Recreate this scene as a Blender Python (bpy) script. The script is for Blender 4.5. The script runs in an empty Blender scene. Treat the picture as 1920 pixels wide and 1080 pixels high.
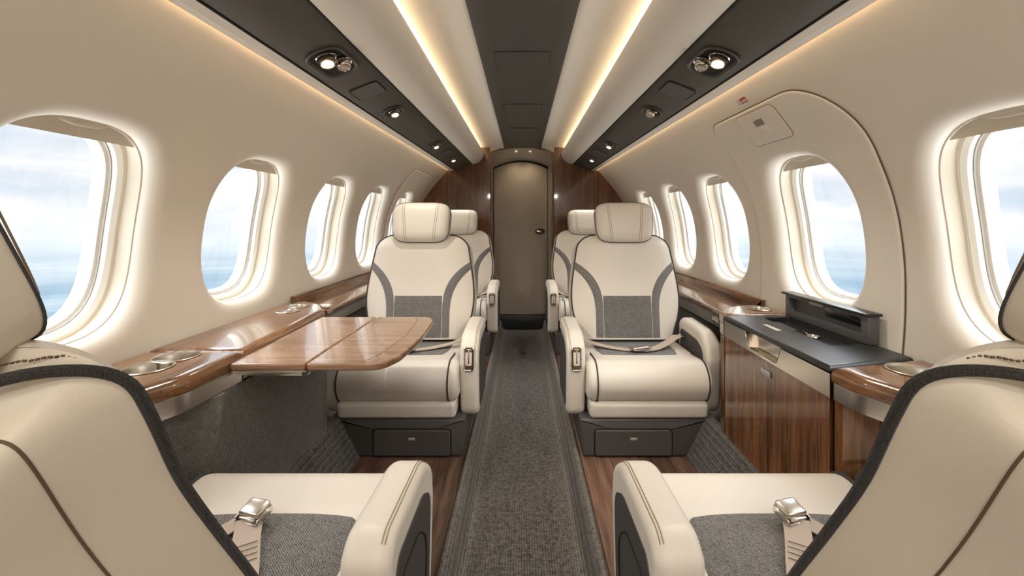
import bpy, bmesh, math, random
from mathutils import Vector, Matrix
random.seed(7)
C = bpy.context.scene.collection
PI = math.pi
CAMZ = 1.02
sin, cos = math.sin, math.cos

# ------------------------------------------------------------------ materials
def nodes(m):
    m.use_nodes = True
    return m.node_tree.nodes, m.node_tree.links

def simple(name, col, rough=.5, metal=0., coat=0., bump=None, spec=.5, vary=0.):
    m = bpy.data.materials.new(name)
    N, L = nodes(m)
    b = N['Principled BSDF']
    b.inputs['Base Color'].default_value = (*col, 1)
    b.inputs['Roughness'].default_value = rough
    b.inputs['Metallic'].default_value = metal
    b.inputs['Coat Weight'].default_value = coat
    b.inputs['Coat Roughness'].default_value = .06
    b.inputs['Specular IOR Level'].default_value = spec
    if bump or vary:
        tc = N.new('ShaderNodeTexCoord')
        n = N.new('ShaderNodeTexNoise')
        n.inputs['Scale'].default_value = bump[0] if bump else 8
        n.inputs['Detail'].default_value = 5
        L.new(tc.outputs['Object'], n.inputs['Vector'])
        if bump:
            bp = N.new('ShaderNodeBump')
            bp.inputs['Strength'].default_value = bump[1]
            bp.inputs['Distance'].default_value = bump[2]
            L.new(n.outputs['Fac'], bp.inputs['Height'])
            L.new(bp.outputs['Normal'], b.inputs['Normal'])
        if vary:
            mx = N.new('ShaderNodeMixRGB')
            mx.inputs[1].default_value = (*[c * (1 - vary) for c in col], 1)
            mx.inputs[2].default_value = (*[min(1, c * (1 + vary)) for c in col], 1)
            n2 = N.new('ShaderNodeTexNoise'); n2.inputs['Scale'].default_value = 6; n2.inputs['Detail'].default_value = 3
            L.new(tc.outputs['Object'], n2.inputs['Vector'])
            L.new(n2.outputs['Fac'], mx.inputs[0])
            L.new(mx.outputs[0], b.inputs['Base Color'])
    return m

def wood(name, axis, dark, mid, light, rough=.16, coat=.6, scale=1., planks=0.):
    m = bpy.data.materials.new(name)
    N, L = nodes(m)
    b = N['Principled BSDF']
    tc = N.new('ShaderNodeTexCoord')
    mp = N.new('ShaderNodeMapping')
    s = [14 * scale] * 3
    s[axis] = 1.0 * scale
    mp.inputs['Scale'].default_value = s
    L.new(tc.outputs['Object'], mp.inputs['Vector'])
    n1 = N.new('ShaderNodeTexNoise'); n1.inputs['Scale'].default_value = 2.2; n1.inputs['Detail'].default_value = 8
    n1.inputs['Roughness'].default_value = .62; n1.inputs['Distortion'].default_value = .5
    n2 = N.new('ShaderNodeTexNoise'); n2.inputs['Scale'].default_value = 11; n2.inputs['Detail'].default_value = 5
    vec = mp.outputs['Vector']
    if planks:
        # boards run along y, each with its own tone
        sp = N.new('ShaderNodeSeparateXYZ'); L.new(tc.outputs['Object'], sp.inputs[0])
        dv = N.new('ShaderNodeMath'); dv.operation = 'DIVIDE'; dv.inputs[1].default_value = planks; L.new(sp.outputs['X'], dv.inputs[0])
        fl = N.new('ShaderNodeMath'); fl.operation = 'FLOOR'; L.new(dv.outputs[0], fl.inputs[0])
        fr = N.new('ShaderNodeMath'); fr.operation = 'FRACT'; L.new(dv.outputs[0], fr.inputs[0])
        wn = N.new('ShaderNodeTexWhiteNoise'); wn.noise_dimensions = '1D'; L.new(fl.outputs[0], wn.inputs['W'])
        cmb = N.new('ShaderNodeCombineXYZ'); L.new(fl.outputs[0], cmb.inputs['Y'])
        ml = N.new('ShaderNodeVectorMath'); ml.operation = 'MULTIPLY_ADD'
        ml.inputs[1].default_value = (0, 5.37, 0); L.new(cmb.outputs[0], ml.inputs[0]); L.new(vec, ml.inputs[2])
        vec = ml.outputs[0]
    L.new(vec, n1.inputs['Vector']); L.new(vec, n2.inputs['Vector'])
    mx = N.new('ShaderNodeMath'); mx.operation = 'MULTIPLY_ADD'; mx.inputs[1].default_value = .35
    L.new(n2.outputs['Fac'], mx.inputs[0]); L.new(n1.outputs['Fac'], mx.inputs[2])
    r = N.new('ShaderNodeValToRGB')
    e = r.color_ramp.elements
    e[0].position = .50; e[0].color = (*dark, 1)
    e[1].position = .86; e[1].color = (*light, 1)
    k = e.new(.66); k.color = (*mid, 1)
    L.new(mx.outputs[0], r.inputs[0])
    out = r.outputs[0]
    if planks:
        rm = N.new('ShaderNodeMapRange'); rm.inputs['To Min'].default_value = .72; rm.inputs['To Max'].default_value = 1.2
        L.new(wn.outputs['Value'], rm.inputs['Value'])
        sm = N.new('ShaderNodeMath'); sm.operation = 'GREATER_THAN'; sm.inputs[1].default_value = .03; L.new(fr.outputs[0], sm.inputs[0])
        s2 = N.new('ShaderNodeMapRange'); s2.inputs['To Min'].default_value = .35; L.new(sm.outputs[0], s2.inputs['Value'])
        mm = N.new('ShaderNodeMath'); mm.operation = 'MULTIPLY'; L.new(rm.outputs[0], mm.inputs[0]); L.new(s2.outputs[0], mm.inputs[1])
        vm = N.new('ShaderNodeVectorMath'); vm.operation = 'SCALE'; L.new(out, vm.inputs[0]); L.new(mm.outputs[0], vm.inputs['Scale'])
        out = vm.outputs[0]
    L.new(out, b.inputs['Base Color'])
    b.inputs['Roughness'].default_value = rough
    b.inputs['Coat Weight'].default_value = coat
    b.inputs['Coat Roughness'].default_value = .05
    return m

def weave(name, dark, light, scale, kind='loop', bump=.5, axes=(1, 1, 1)):
    m = bpy.data.materials.new(name)
    N, L = nodes(m)
    b = N['Principled BSDF']
    tc = N.new('ShaderNodeTexCoord')
    mp = N.new('ShaderNodeMapping'); mp.inputs['Scale'].default_value = axes
    L.new(tc.outputs['Object'], mp.inputs['Vector'])
    nz = N.new('ShaderNodeTexNoise'); nz.inputs['Scale'].default_value = scale * .55; nz.inputs['Detail'].default_value = 4
    L.new(mp.outputs['Vector'], nz.inputs['Vector'])
    if kind == 'loop':
        v = N.new('ShaderNodeTexVoronoi'); v.inputs['Scale'].default_value = scale; v.inputs['Randomness'].default_value = .22
        L.new(mp.outputs['Vector'], v.inputs['Vector'])
        inv = N.new('ShaderNodeMath'); inv.operation = 'SUBTRACT'; inv.inputs[0].default_value = .85; L.new(v.outputs['Distance'], inv.inputs[1])
        h = inv.outputs[0]
    elif kind == 'twill':
        w = N.new('ShaderNodeTexWave'); w.inputs['Scale'].default_value = scale; w.inputs['Distortion'].default_value = 2.2
        w.inputs['Detail'].default_value = 3; w.inputs['Detail Scale'].default_value = 1.5; w.bands_direction = 'DIAGONAL'
        L.new(mp.outputs['Vector'], w.inputs['Vector']); h = w.outputs['Fac']
    else:  # felted chevron look
        w = N.new('ShaderNodeTexWave'); w.inputs['Scale'].default_value = scale; w.inputs['Distortion'].default_value = 6
        w.inputs['Detail'].default_value = 3; w.inputs['Detail Scale'].default_value = 2.5; w.bands_direction = 'DIAGONAL'
        L.new(mp.outputs['Vector'], w.inputs['Vector']); h = w.outputs['Fac']
    ad = N.new('ShaderNodeMath'); ad.operation = 'MULTIPLY_ADD'; ad.inputs[1].default_value = .6
    L.new(nz.outputs['Fac'], ad.inputs[0]); L.new(h, ad.inputs[2])
    r = N.new('ShaderNodeMapRange'); r.inputs['From Min'].default_value = .35; r.inputs['From Max'].default_value = 1.25
    L.new(ad.outputs[0], r.inputs['Value'])
    mx = N.new('ShaderNodeMixRGB'); mx.inputs[1].default_value = (*dark, 1); mx.inputs[2].default_value = (*light, 1)
    L.new(r.outputs[0], mx.inputs[0]); L.new(mx.outputs[0], b.inputs['Base Color'])
    bp = N.new('ShaderNodeBump'); bp.inputs['Strength'].default_value = bump; bp.inputs['Distance'].default_value = .003
    L.new(ad.outputs[0], bp.inputs['Height']); L.new(bp.outputs['Normal'], b.inputs['Normal'])
    b.inputs['Roughness'].default_value = .95
    b.inputs['Specular IOR Level'].default_value = .15
    b.inputs['Sheen Weight'].default_value = .15
    return m

def emit(name, col, s):
    m = bpy.data.materials.new(name)
    N, L = nodes(m)
    N.remove(N['Principled BSDF'])
    e = N.new('ShaderNodeEmission'); e.inputs[0].default_value = (*col, 1); e.inputs[1].default_value = s
    L.new(e.outputs[0], N['Material Output'].inputs[0])
    return m

def pane_mat(name, tint=(1, 1, 1)):
    m = bpy.data.materials.new(name)
    N, L = nodes(m)
    N.remove(N['Principled BSDF'])
    t = N.new('ShaderNodeBsdfTransparent'); t.inputs[0].default_value = (*tint, 1)
    g = N.new('ShaderNodeBsdfGlossy'); g.inputs['Roughness'].default_value = .03
    mx = N.new('ShaderNodeMixShader')
    mx.inputs[0].default_value = .03; L.new(t.outputs[0], mx.inputs[1]); L.new(g.outputs[0], mx.inputs[2])
    L.new(mx.outputs[0], N['Material Output'].inputs[0])
    return m

M = {}
M['leather'] = simple('cream_leather', (.765, .715, .645), .42, bump=(260, .12, .002), vary=.03)
M['shell'] = simple('cream_shell_leather', (.74, .675, .575), .46, bump=(260, .12, .002), vary=.03)
M['panel'] = simple('cream_wall_panel', (.785, .745, .675), .5, bump=(300, .05, .001))
M['panel2'] = simple('cream_ceiling_panel', (.80, .755, .68), .5)
M['trimwhite'] = simple('window_white', (.80, .77, .70), .45)
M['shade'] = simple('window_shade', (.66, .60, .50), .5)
M['piping'] = simple('charcoal_piping', (.045, .042, .042), .7)
M['pipefab'] = weave('charcoal_welt', (.022, .021, .021), (.07, .066, .064), 420, 'loop', .4)
M['stitch'] = simple('brown_stitching', (.14, .09, .055), .8)
M['seam'] = simple('leather_seam', (.30, .22, .15), .8)
M['fabric'] = weave('charcoal_fabric', (.075, .072, .069), (.33, .318, .308), 125, 'felt', .5)
M['band'] = weave('charcoal_band_fabric', (.11, .104, .101), (.30, .285, .28), 160, 'felt', .3)
M['twill'] = weave('sidewall_twill', (.062, .058, .053), (.30, .28, .26), 105, 'twill', .6)
M['carpet'] = weave('aisle_weave', (.032, .028, .025), (.33, .30, .27), 112, 'loop', 1.0)
M['riser'] = weave('kick_weave', (.026, .025, .023), (.22, .21, .20), 90, 'loop', 1.0)
M['darkleather'] = simple('charcoal_leather', (.045, .043, .042), .5, bump=(220, .3, .002))
M['insetpanel'] = simple('charcoal_inset', (.062, .060, .058), .5)
W1 = ((.042, .017, .008), (.145, .064, .027), (.27, .135, .061))
M['wood_y'] = wood('walnut_gloss_lengthwise', 1, *W1, rough=.2)
M['wood_x'] = wood('walnut_gloss_crosswise', 0, (.15, .08, .047), (.245, .138, .082), (.34, .205, .126), rough=.24, coat=.5, scale=.9)
M['wood_z'] = wood('walnut_gloss_upright', 2, (.05, .019, .008), (.155, .064, .026), (.28, .130, .058), rough=.16)
M['wood_b'] = wood('walnut_bulkhead', 2, (.062, .021, .008), (.125, .048, .018), (.19, .080, .033), rough=.2)
M['floorwood'] = wood('walnut_floor', 1, (.07, .037, .025), (.155, .086, .058), (.26, .155, .108), rough=.35, coat=.1, planks=.125)
M['steel'] = simple('brushed_steel', (.62, .575, .51), .27, 1.)
M['chrome'] = simple('chrome', (.75, .70, .63), .12, 1.)
M['darkchrome'] = simple('smoked_chrome', (.30, .25, .21), .18, 1.)
M['black'] = simple('black_satin', (.018, .018, .019), .32)
M['blacktop'] = simple('black_worktop', (.020, .0205, .022), .36, bump=(500, .05, .0005))
M['lidgrey'] = simple('lid_grey', (.095, .098, .102), .4)
M['charcoal'] = simple('charcoal_plastic', (.08, .077, .074), .42)
M['overhead'] = simple('charcoal_overhead', (.072, .066, .059), .5)
M['void'] = simple('gap_black', (.006, .006, .006), .8)
M['taupe'] = simple('taupe_door', (.36, .31, .245), .45, vary=.03)
M['taupe2'] = simple('taupe_frame', (.40, .345, .275), .4)
M['belt'] = simple('beige_webbing', (.50, .41, .34), .75, bump=(700, .3, .001))
M['white'] = simple('placard_white', (.8, .77, .7), .5)
M['red'] = simple('placard_red', (.42, .06, .045), .5)
M['grey'] = simple('label_grey', (.42, .40, .37), .4)
M['led'] = emit('cove_led', (1, .78, .52), 11)
M['wash'] = emit('wash_led', (1, .68, .38), 7)
M['lamp'] = emit('lamp_lens', (1, .74, .46), 2.2)
M['lampdim'] = emit('lamp_lens_dim', (1, .80, .58), 1.3)
M['pane'] = pane_mat('window_pane')
M['smoke'] = simple('smoked_screen', (.012, .012, .013), .12)

# ------------------------------------------------------------------ mesh helpers
class MB:
    def __init__(s): s.v = []; s.f = []
    def add(s, vs, fs):
        b = len(s.v); s.v += [Vector(p) for p in vs]; s.f += [tuple(b + i for i in f) for f in fs]; return s
    def grid(s, rows, cu=False, cv=False):
        nr, nc = len(rows), len(rows[0]); vs = [p for r in rows for p in r]; fs = []
        for i in range(nr if cu else nr - 1):
            for j in range(nc if cv else nc - 1):
                a, b = i * nc + j, i * nc + (j + 1) % nc
                c, d = ((i + 1) % nr) * nc + (j + 1) % nc, ((i + 1) % nr) * nc + j
                fs.append((a, b, c, d))
        return s.add(vs, fs)
    def loft(s, rings, cap=True):
        s.grid(rings, cv=True)
        if cap:
            for r in (rings[0], rings[-1]):
                b = len(s.v); n = len(r); c = sum((Vector(p) for p in r), Vector()) / n
                s.v += [Vector(p) for p in r] + [c]
                s.f += [(b + i, b + (i + 1) % n, b + n) for i in range(n)]
        return s
    def tube(s, pts, r, n=8, closed=False):
        pts = [Vector(p) for p in pts]; m = len(pts); rows = []; up = None
        for i, p in enumerate(pts):
            a = pts[(i - 1) % m] if (closed or i) else p
            b = pts[(i + 1) % m] if (closed or i < m - 1) else p
            t = (b - a).normalized()
            if up is None:
                up = t.orthogonal().normalized()
            up = (up - t * up.dot(t)).normalized()
            w = t.cross(up)
            rr = r[i] if isinstance(r, (list, tuple)) else r
            rows.append([p + up * rr * cos(2 * PI * k / n) + w * rr * sin(2 * PI * k / n) for k in range(n)])
        if closed: s.grid(rows, cu=True, cv=True)
        else: s.loft(rows)
        return s
    def lathe(s, prof, o=(0, 0, 0), ax=(0, 0, 1), n=32):
        o = Vector(o); ax = Vector(ax).normalized(); u = ax.orthogonal().normalized(); w = ax.cross(u)
        s.grid([[o + ax * h + (u * cos(2 * PI * k / n) + w * sin(2 * PI * k / n)) * max(r, 1e-5) for k in range(n)] for r, h in prof], cv=True)
        return s
    def box(s, c, d, r=.004, seg=2, mat=None):
        bm = bmesh.new(); bmesh.ops.create_cube(bm, size=1)
        for v in bm.verts: v.co = Vector((v.co.x * d[0], v.co.y * d[1], v.co.z * d[2]))
        if r: bmesh.ops.bevel(bm, geom=bm.edges[:] , offset=min(r, min(d) * .49), segments=seg, affect='EDGES', profile=.5)
        bm.verts.index_update()
        T = mat or Matrix(); c = Vector(c)
        s.add([T @ v.co + c for v in bm.verts], [[v.index for v in f.verts] for f in bm.faces]); bm.free()
        return s
    def xf(s, T):
        s.v = [T @ v for v in s.v]; return s
    def obj(s, name, mat, parent=None, smooth=True, angle=40, weld=True):
        me = bpy.data.meshes.new(name)
        me.from_pydata([tuple(v) for v in s.v], [], s.f)
        bm = bmesh.new(); bm.from_mesh(me)
        if weld: bmesh.ops.remove_doubles(bm, verts=bm.verts, dist=1e-6)
        bmesh.ops.recalc_face_normals(bm, faces=bm.faces)
        bm.to_mesh(me); bm.free()
        me.materials.append(M[mat] if isinstance(mat, str) else mat)
        if smooth:
            me.polygons.foreach_set('use_smooth', [True] * len(me.polygons))
            me.set_sharp_from_angle(angle=math.radians(angle))
        o = bpy.data.objects.new(name, me); C.objects.link(o)
        if parent: o.parent = parent
        return o

def rpoly(pts, seg=6):
    n = len(pts); out = []
    for i in range(n):
        p = Vector(pts[i][:2]); r = pts[i][2]
        if r <= 0: out.append((p.x, p.y)); continue
        a = Vector(pts[i - 1][:2]) - p; b = Vector(pts[(i + 1) % n][:2]) - p
        ua, ub = a.normalized(), b.normalized()
        ang = math.acos(max(-1, min(1, ua.dot(ub))))
        d = min(r / math.tan(ang / 2), a.length * .499, b.length * .499)
        r2 = d * math.tan(ang / 2)
        c = p + (ua + ub).normalized() * (r2 / sin(ang / 2))
        s0 = p + ua * d - c; s1 = p + ub * d - c
        a0 = math.atan2(s0.y, s0.x); da = math.atan2(s1.y, s1.x) - a0
        while da > PI: da -= 2 * PI
        while da < -PI: da += 2 * PI
        for k in range(seg + 1):
            t = a0 + da * k / seg
            out.append((c.x + r2 * cos(t), c.y + r2 * sin(t)))
    return out

def inset(poly, d):
    n = len(poly); area = sum(poly[i][0] * poly[(i + 1) % n][1] - poly[(i + 1) % n][0] * poly[i][1] for i in range(n))
    sg = 1 if area > 0 else -1; out = []
    for i in range(n):
        p = Vector(poly[i]); a = p - Vector(poly[i - 1]); b = Vector(poly[(i + 1) % n]) - p
        na = Vector((-a.y, a.x)); nb = Vector((-b.y, b.x))
        na = na.normalized() if na.length > 1e-9 else nb.normalized()
        nb = nb.normalized() if nb.length > 1e-9 else na
        m = na + nb
        if m.length < 1e-6: m = na
        m.normalize(); k = 1 / max(.5, m.dot(na))
        q = p + m * d * k * sg
        out.append((q.x, q.y))
    return out

def ext(mb, poly, a0, a1, r0=.0, r1=.0, ax='x', seg=4, crown=None):
    """a rounded slab: outline poly extruded between a0 and a1 along ax, edges rolled by r0 / r1"""
    if a0 > a1: a0, a1, r0, r1 = a1, a0, r1, r0
    P = {'x': lambda a, p: (a, p[0], p[1]), 'y': lambda a, p: (p[0], a, p[1]), 'z': lambda a, p: (p[0], p[1], a)}[ax]
    st = []
    if r0 > 0:
        for k in range(seg + 1):
            t = k / seg * PI / 2; st.append((a0 + r0 * (1 - cos(t)), r0 * (1 - sin(t))))
    else: st.append((a0, 0))
    if r1 > 0:
        for k in range(seg + 1):
            t = (1 - k / seg) * PI / 2; st.append((a1 - r1 * (1 - cos(t)), r1 * (1 - sin(t))))
    else: st.append((a1, 0))
    if r0 > 0: st.insert(0, (a0, r0 + .0012))
    if r1 > 0: st.append((a1, r1 + .0012))
    mb.loft([[P(a, q) for q in inset(poly, d)] for a, d in st])
    return mb

def empty(name, loc=(0, 0, 0), rz=0, label=None, cat=None, group=None):
    o = bpy.data.objects.new(name, None); C.objects.link(o)
    o.location = loc; o.rotation_euler = (0, 0, rz); o.empty_display_size = .1
    tag(o, label, cat, group); return o

def tag(o, label=None, cat=None, group=None, kind=None):
    if label: o['label'] = label
    if cat: o['category'] = cat
    if group: o['group'] = group
    if kind: o['kind'] = kind
    return o

def cut(o, cutters, mat=None):
    """subtract closed meshes from o, baked in; the cutters are thrown away"""
    tmp = []
    for mb in cutters:
        c = mb.obj('cutter', mat or o.data.materials[0], smooth=False); c.parent = o.parent
        md = o.modifiers.new('b', 'BOOLEAN'); md.operation = 'DIFFERENCE'; md.object = c; md.solver = 'EXACT'; md.use_self = True
        tmp.append(c)
    bpy.context.view_layer.update()
    dg = bpy.context.evaluated_depsgraph_get()
    me = bpy.data.meshes.new_from_object(o.evaluated_get(dg))
    o.modifiers.clear(); o.data = me
    me.polygons.foreach_set('use_smooth', [True] * len(me.polygons)); me.set_sharp_from_angle(angle=math.radians(40))
    for c in tmp: bpy.data.objects.remove(c)
    return o

def lerp(a, b, t): return a + (b - a) * t
def bez(p, n):
    out = []
    for k in range(n + 1):
        t = k / n; q = [Vector(x) for x in p]
        while len(q) > 1: q = [q[i].lerp(q[i + 1], t) for i in range(len(q) - 1)]
        out.append(q[0])
    return out

# ------------------------------------------------------------------ fuselage section
PRF = [(-1.12, .89, .89), (-1.02, .93, .93), (-.75, 1.02, 1.02), (-.55, 1.066, 1.066), (-.40, 1.09, 1.09), (-.25, 1.10, 1.10),
       (-.10, 1.096, 1.094), (.05, 1.072, 1.066), (.19, 1.022, 1.012), (.28, .975, .958), (.385, .90, .874), (.487, .812, .785), (.53, .765, .738), (.60, .68, .66), (.68, .56, .55)]
def wallX(Z, y):
    k = (y - 1.3) / 3.02
    xs = [(z, lerp(a, b, k)) for z, a, b in PRF]
    Z = max(xs[0][0], min(xs[-1][0], Z))
    for i in range(len(xs) - 1):
        if Z <= xs[i + 1][0]: break
    z0, x0 = xs[i]; z1, x1 = xs[i + 1]
    def slope(j):
        if j <= 0: return (xs[1][1] - xs[0][1]) / (xs[1][0] - xs[0][0])
        if j >= len(xs) - 1: return (xs[-1][1] - xs[-2][1]) / (xs[-1][0] - xs[-2][0])
        return (xs[j + 1][1] - xs[j - 1][1]) / (xs[j + 1][0] - xs[j - 1][0])
    h = z1 - z0; t = (Z - z0) / h; m0, m1 = slope(i) * h, slope(i + 1) * h
    return (2 * t**3 - 3 * t**2 + 1) * x0 + (t**3 - 2 * t**2 + t) * m0 + (-2 * t**3 + 3 * t**2) * x1 + (t**3 - t**2) * m1
def W(s, y, Z, n=0.):
    x = wallX(Z, y); d = (wallX(Z + .004, y) - wallX(Z - .004, y)) / .008
    l = math.hypot(1, d)
    return (s * (x - n / l), y, Z + CAMZ + n * d / l)

Y0, Y1 = -1.6, 4.32
WIN = {-1: [-1.07, -.38, .32, 1.025, 1.70, 2.40, 3.05, 3.70], 1: [-1.19, -.49, 0.21, .92, 1.60, 2.31, 2.945, 3.58]}
HW, HH, ZC, EXP = .262, .312, -.04, 2.9
ZLO, ZHI = -.395, .335
NS = 26

def sup(a, hw, hh, e=EXP):
    c, s_ = cos(a), sin(a)
    r = (abs(c) ** e + abs(s_) ** e) ** (-1 / e)
    return hw * r * c, hh * r * s_
def rectpts(ya, yb, za, zb, n=NS):
    p = []
    for i in range(n): p.append((lerp(ya, yb, i / n), za))
    for i in range(n): p.append((yb, lerp(za, zb, i / n)))
    for i in range(n): p.append((lerp(yb, ya, i / n), zb))
    for i in range(n): p.append((ya, lerp(zb, za, i / n)))
    return p
def winring(s, c, angs, ins, n):
    out = []
    for a in angs:
        dy, dz = sup(a, HW - ins, HH - ins)
        out.append(W(s, c + dy, ZC + dz, n))
    return out
FIL, FDEP = .046, .042
def holed(mb, s, c, outer, n0=0., nf=6, roll=0., grow=0.):
    angs = [math.atan2((z - ZC) / HH, (y - c) / HW) for y, z in outer]
    rows = []
    if roll:
        rows.append([W(s, y, z, .003) for y, z in outer])
        for k in range(4):
            t = k / 3 * PI / 2
            rows.append([W(s, y, z, n0 - roll + roll * sin(t)) for y, z in inset(outer, roll * (1 - cos(t)))])
        outer = inset(outer, roll)
    for k in range(nf):
        t = k / nf
        row = []
        for (y, z), a in zip(outer, angs):
            dy, dz = sup(a, HW + grow, HH + grow); row.append(W(s, lerp(y, c + dy, t), lerp(z, ZC + dz, t), n0))
        rows.append(row)
    for k in range(9):
        t = k / 8 * PI / 2
        rows.append(winring(s, c, angs, (FIL - (.002 if n0 else 0)) * sin(t) - grow, n0 - ((FDEP - .001 if n0 else FDEP) + n0) * (1 - cos(t))))
    mb.grid(rows, cv=True)

ANG = [2 * PI * k / 104 for k in range(104)]
wn = [0]
def window(s, c, vis):
    wn[0] += 1
    w = tag(empty('window_%d' % wn[0], W(s, c, ZC)), kind='structure')
    inv = Matrix.Translation(-w.location)
    def R(lst, name, mat):
        mb = MB(); mb.grid([winring(s, c, ANG, i, n) for i, n in lst], cv=True); return mb.xf(inv).obj(name, mat, w)
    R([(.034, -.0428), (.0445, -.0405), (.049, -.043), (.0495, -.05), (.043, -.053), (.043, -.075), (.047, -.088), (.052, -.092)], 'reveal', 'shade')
    R([(.050, -.090), (.056, -.088), (.066, -.096), (.068, -.110)], 'inner_frame', 'trimwhite')
    R([(.0665, -.109), (.0705, -.1085), (.0715, -.116)], 'gasket', 'grey')
    R([(.070, -.114), (.078, -.116), (.083, -.132), (.083, -.15)], 'outer_frame', 'trimwhite')
    mb = MB()
    mb.loft([winring(s, c, ANG, .076, -.123), winring(s, c, ANG, .076, -.127)])
    mb.xf(inv).obj('pane', 'pane', w)
    # pulled-up shade: the top slice of the opening, curved like the wall
    zb = ZC + HH - .088
    top = []
    for k in range(25):
        a = math.atan2(1, 1); dy = lerp(-(HW - .05), HW - .05, k / 24)
        h = (HH - .05) * max(0, 1 - (abs(dy) / (HW - .0499)) ** EXP) ** (1 / EXP)
        top.append((c + dy, max(zb, ZC + h)))
    mb = MB()
    fr = [[W(s, y, lerp(zb, z, t), -.050) for y, z in top] for t in (0, .33, .66, 1)]
    bk = [[W(s, y, lerp(zb, z, t), -.0525) for y, z in top] for t in (1, .66, .33, 0)]
    mb.grid(fr + bk, cu=True)
    sh = mb.xf(inv).obj('shade', 'shade', w)
    mb = MB(); hp = [W(s, c + .058 * cos(a), zb + .036 + .013 * sin(a), -.047 if True else 0) for a in ANG[::3]]
    mid = [W(s, c + .050 * cos(a), zb + .036 + .009 * sin(a), -.043) for a in ANG[::3]]
    bk = [W(s, c + .060 * cos(a), zb + .036 + .014 * sin(a), -.0505) for a in ANG[::3]]
    mb.loft([bk, hp, mid]); mb.xf(inv).obj('handle', 'shade', sh)
    # daylight portal: steers the sky's samples through this opening
    ld = bpy.data.lights.new('portal', 'AREA'); ld.shape = 'RECTANGLE'; ld.size = .36; ld.size_y = .42
    ld.cycles.is_portal = True
    lo = bpy.data.objects.new('portal', ld); C.objects.link(lo)
    lo.location = W(s, c, ZC, -.135); lo.rotation_euler = Vector((-s, 0, -.08)).to_track_quat('-Z', 'Y').to_euler()

HATCH = {1: (4, rpoly([(1.225, -.41, 0), (1.225, .43, .20), (1.96, .43, .07), (1.96, -.41, 0)][::-1], 10)),
         -1: (7, rpoly([(3.36, -.385, .01), (3.36, .42, .10), (4.06, .42, .05), (4.06, -.385, .01)][::-1], 10))}
def resample(poly, n):
    pts = [Vector(p) for p in poly] + [Vector(poly[0])]
    ln = [0]
    for i in range(len(pts) - 1): ln.append(ln[-1] + (pts[i + 1] - pts[i]).length)
    out = []; j = 0
    for k in range(n):
        t = ln[-1] * k / n
        while ln[j + 1] < t: j += 1
        out.append(tuple(pts[j].lerp(pts[j + 1], (t - ln[j]) / max(1e-9, ln[j + 1] - ln[j]))))
    return out

for s, nm in ((-1, 'wall_left'), (1, 'wall_right')):
    cs = WIN[s]; mb = MB()
    br = [Y0] + [(cs[i] + cs[i + 1]) / 2 for i in range(7)] + [Y1 + .02]
    for i, c in enumerate(cs):
        holed(mb, s, c, rectpts(br[i], br[i + 1], ZLO, ZHI), grow=.008 if i == HATCH[s][0] else 0)
        ys = [lerp(br[i], br[i + 1], k / NS) for k in range(NS + 1)]
        for za, zb, n in ((ZHI, .60, 14), (-.62, ZLO, 8)):
            mb.grid([[W(s, y, lerp(za, zb, k / n)) for y in ys] for k in range(n + 1)])
        mb.grid([[W(s, y, lerp(-1.12, -.62, k / 5)) for y in ys] for k in range(6)])
    tag(mb.obj(nm, 'panel', angle=60), kind='structure')
    for c in cs: window(s, c, True)

# emergency hatch around the right-hand window, and the smaller panel far left
def hatch(s):
    wi, poly = HATCH[s]; c = WIN[s][wi]
    poly = resample(poly, 160)
    loc = W(s, c, .2)
    if s == 1: e = empty('emergency_exit_hatch', loc, 0, 'cream rounded overwing exit hatch set into the right wall above the black-topped credenza', 'hatch')
    else: e = empty('wall_access_panel', loc, 0, 'cream tall removable wall panel with a raised edge at the far end of the left wall', 'wall panel')
    inv = Matrix.Translation(-e.location)
    mb = MB(); holed(mb, s, c, poly, n0=.008, nf=8, roll=.007); mb.xf(inv).obj('hatch_panel', 'panel', e, angle=60)
    mb = MB(); mb.tube([W(s, y, z, .0026) for y, z in inset(poly, -.0012)], .0017, 6, closed=True); mb.xf(inv).obj('seal', 'stitch' if s == 1 else 'seam', e)
    if s == 1:
        cp = resample(rpoly([(1.49, .306, .015), (1.49, .418, .02), (1.735, .418, .015), (1.735, .306, .03)][::-1], 6), 80)
        mb = MB(); rows = [[W(s, y, z, .006) for y, z in cp]]
        for k in range(4):
            t = k / 3 * PI / 2; rows.append([W(s, y, z, .0085 + .003 * sin(t)) for y, z in inset(cp, .003 * (1 - cos(t)))])
        base = inset(cp, .003); cy, cz = 1.612, .362
        for k in range(1, 7): rows.append([W(s, lerp(y, cy, k / 6), lerp(z, cz, k / 6), .0115) for y, z in base])
        mb.grid(rows, cv=True); cv = mb.xf(inv).obj('handle_cover', 'panel', e, angle=60)
        mb = MB(); mb.tube([W(s, y, z, .0085) for y, z in inset(cp, -.0008)], .0016, 5, closed=True); mb.xf(inv).obj('cover_gap', 'seam', cv)
        # finger recess: dark slot and the sloped scoop below it
        mb = MB()
        for y0, y1, z0, z1, n in ((1.585, 1.640, .369, .390, .0122),):
            pl = [(y0, z0), (y1, z0), (y1, z1), (y0, z1)]
            mb.loft([[W(s, y, z, .0100) for y, z in pl], [W(s, y, z, n) for y, z in pl]])
        mb.xf(inv).obj('finger_slot', 'darkchrome', cv)
        mb = MB()
        top = [(1.585, .368), (1.640, .368)]; bot = [(1.590, .346), (1.635, .346)]
        a = [W(s, *top[0], .0118), W(s, *top[1], .0118), W(s, *bot[1], .0165), W(s, *bot[0], .0165)]
        b2 = [W(s, *top[0], .0100), W(s, *top[1], .0100), W(s, *bot[1], .0100), W(s, *bot[0], .0100)]
        mb.loft([b2, a]); mb.xf(inv).obj('scoop', 'panel', cv, smooth=False)
    return e
hatch(1); hatch(-1)

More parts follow.
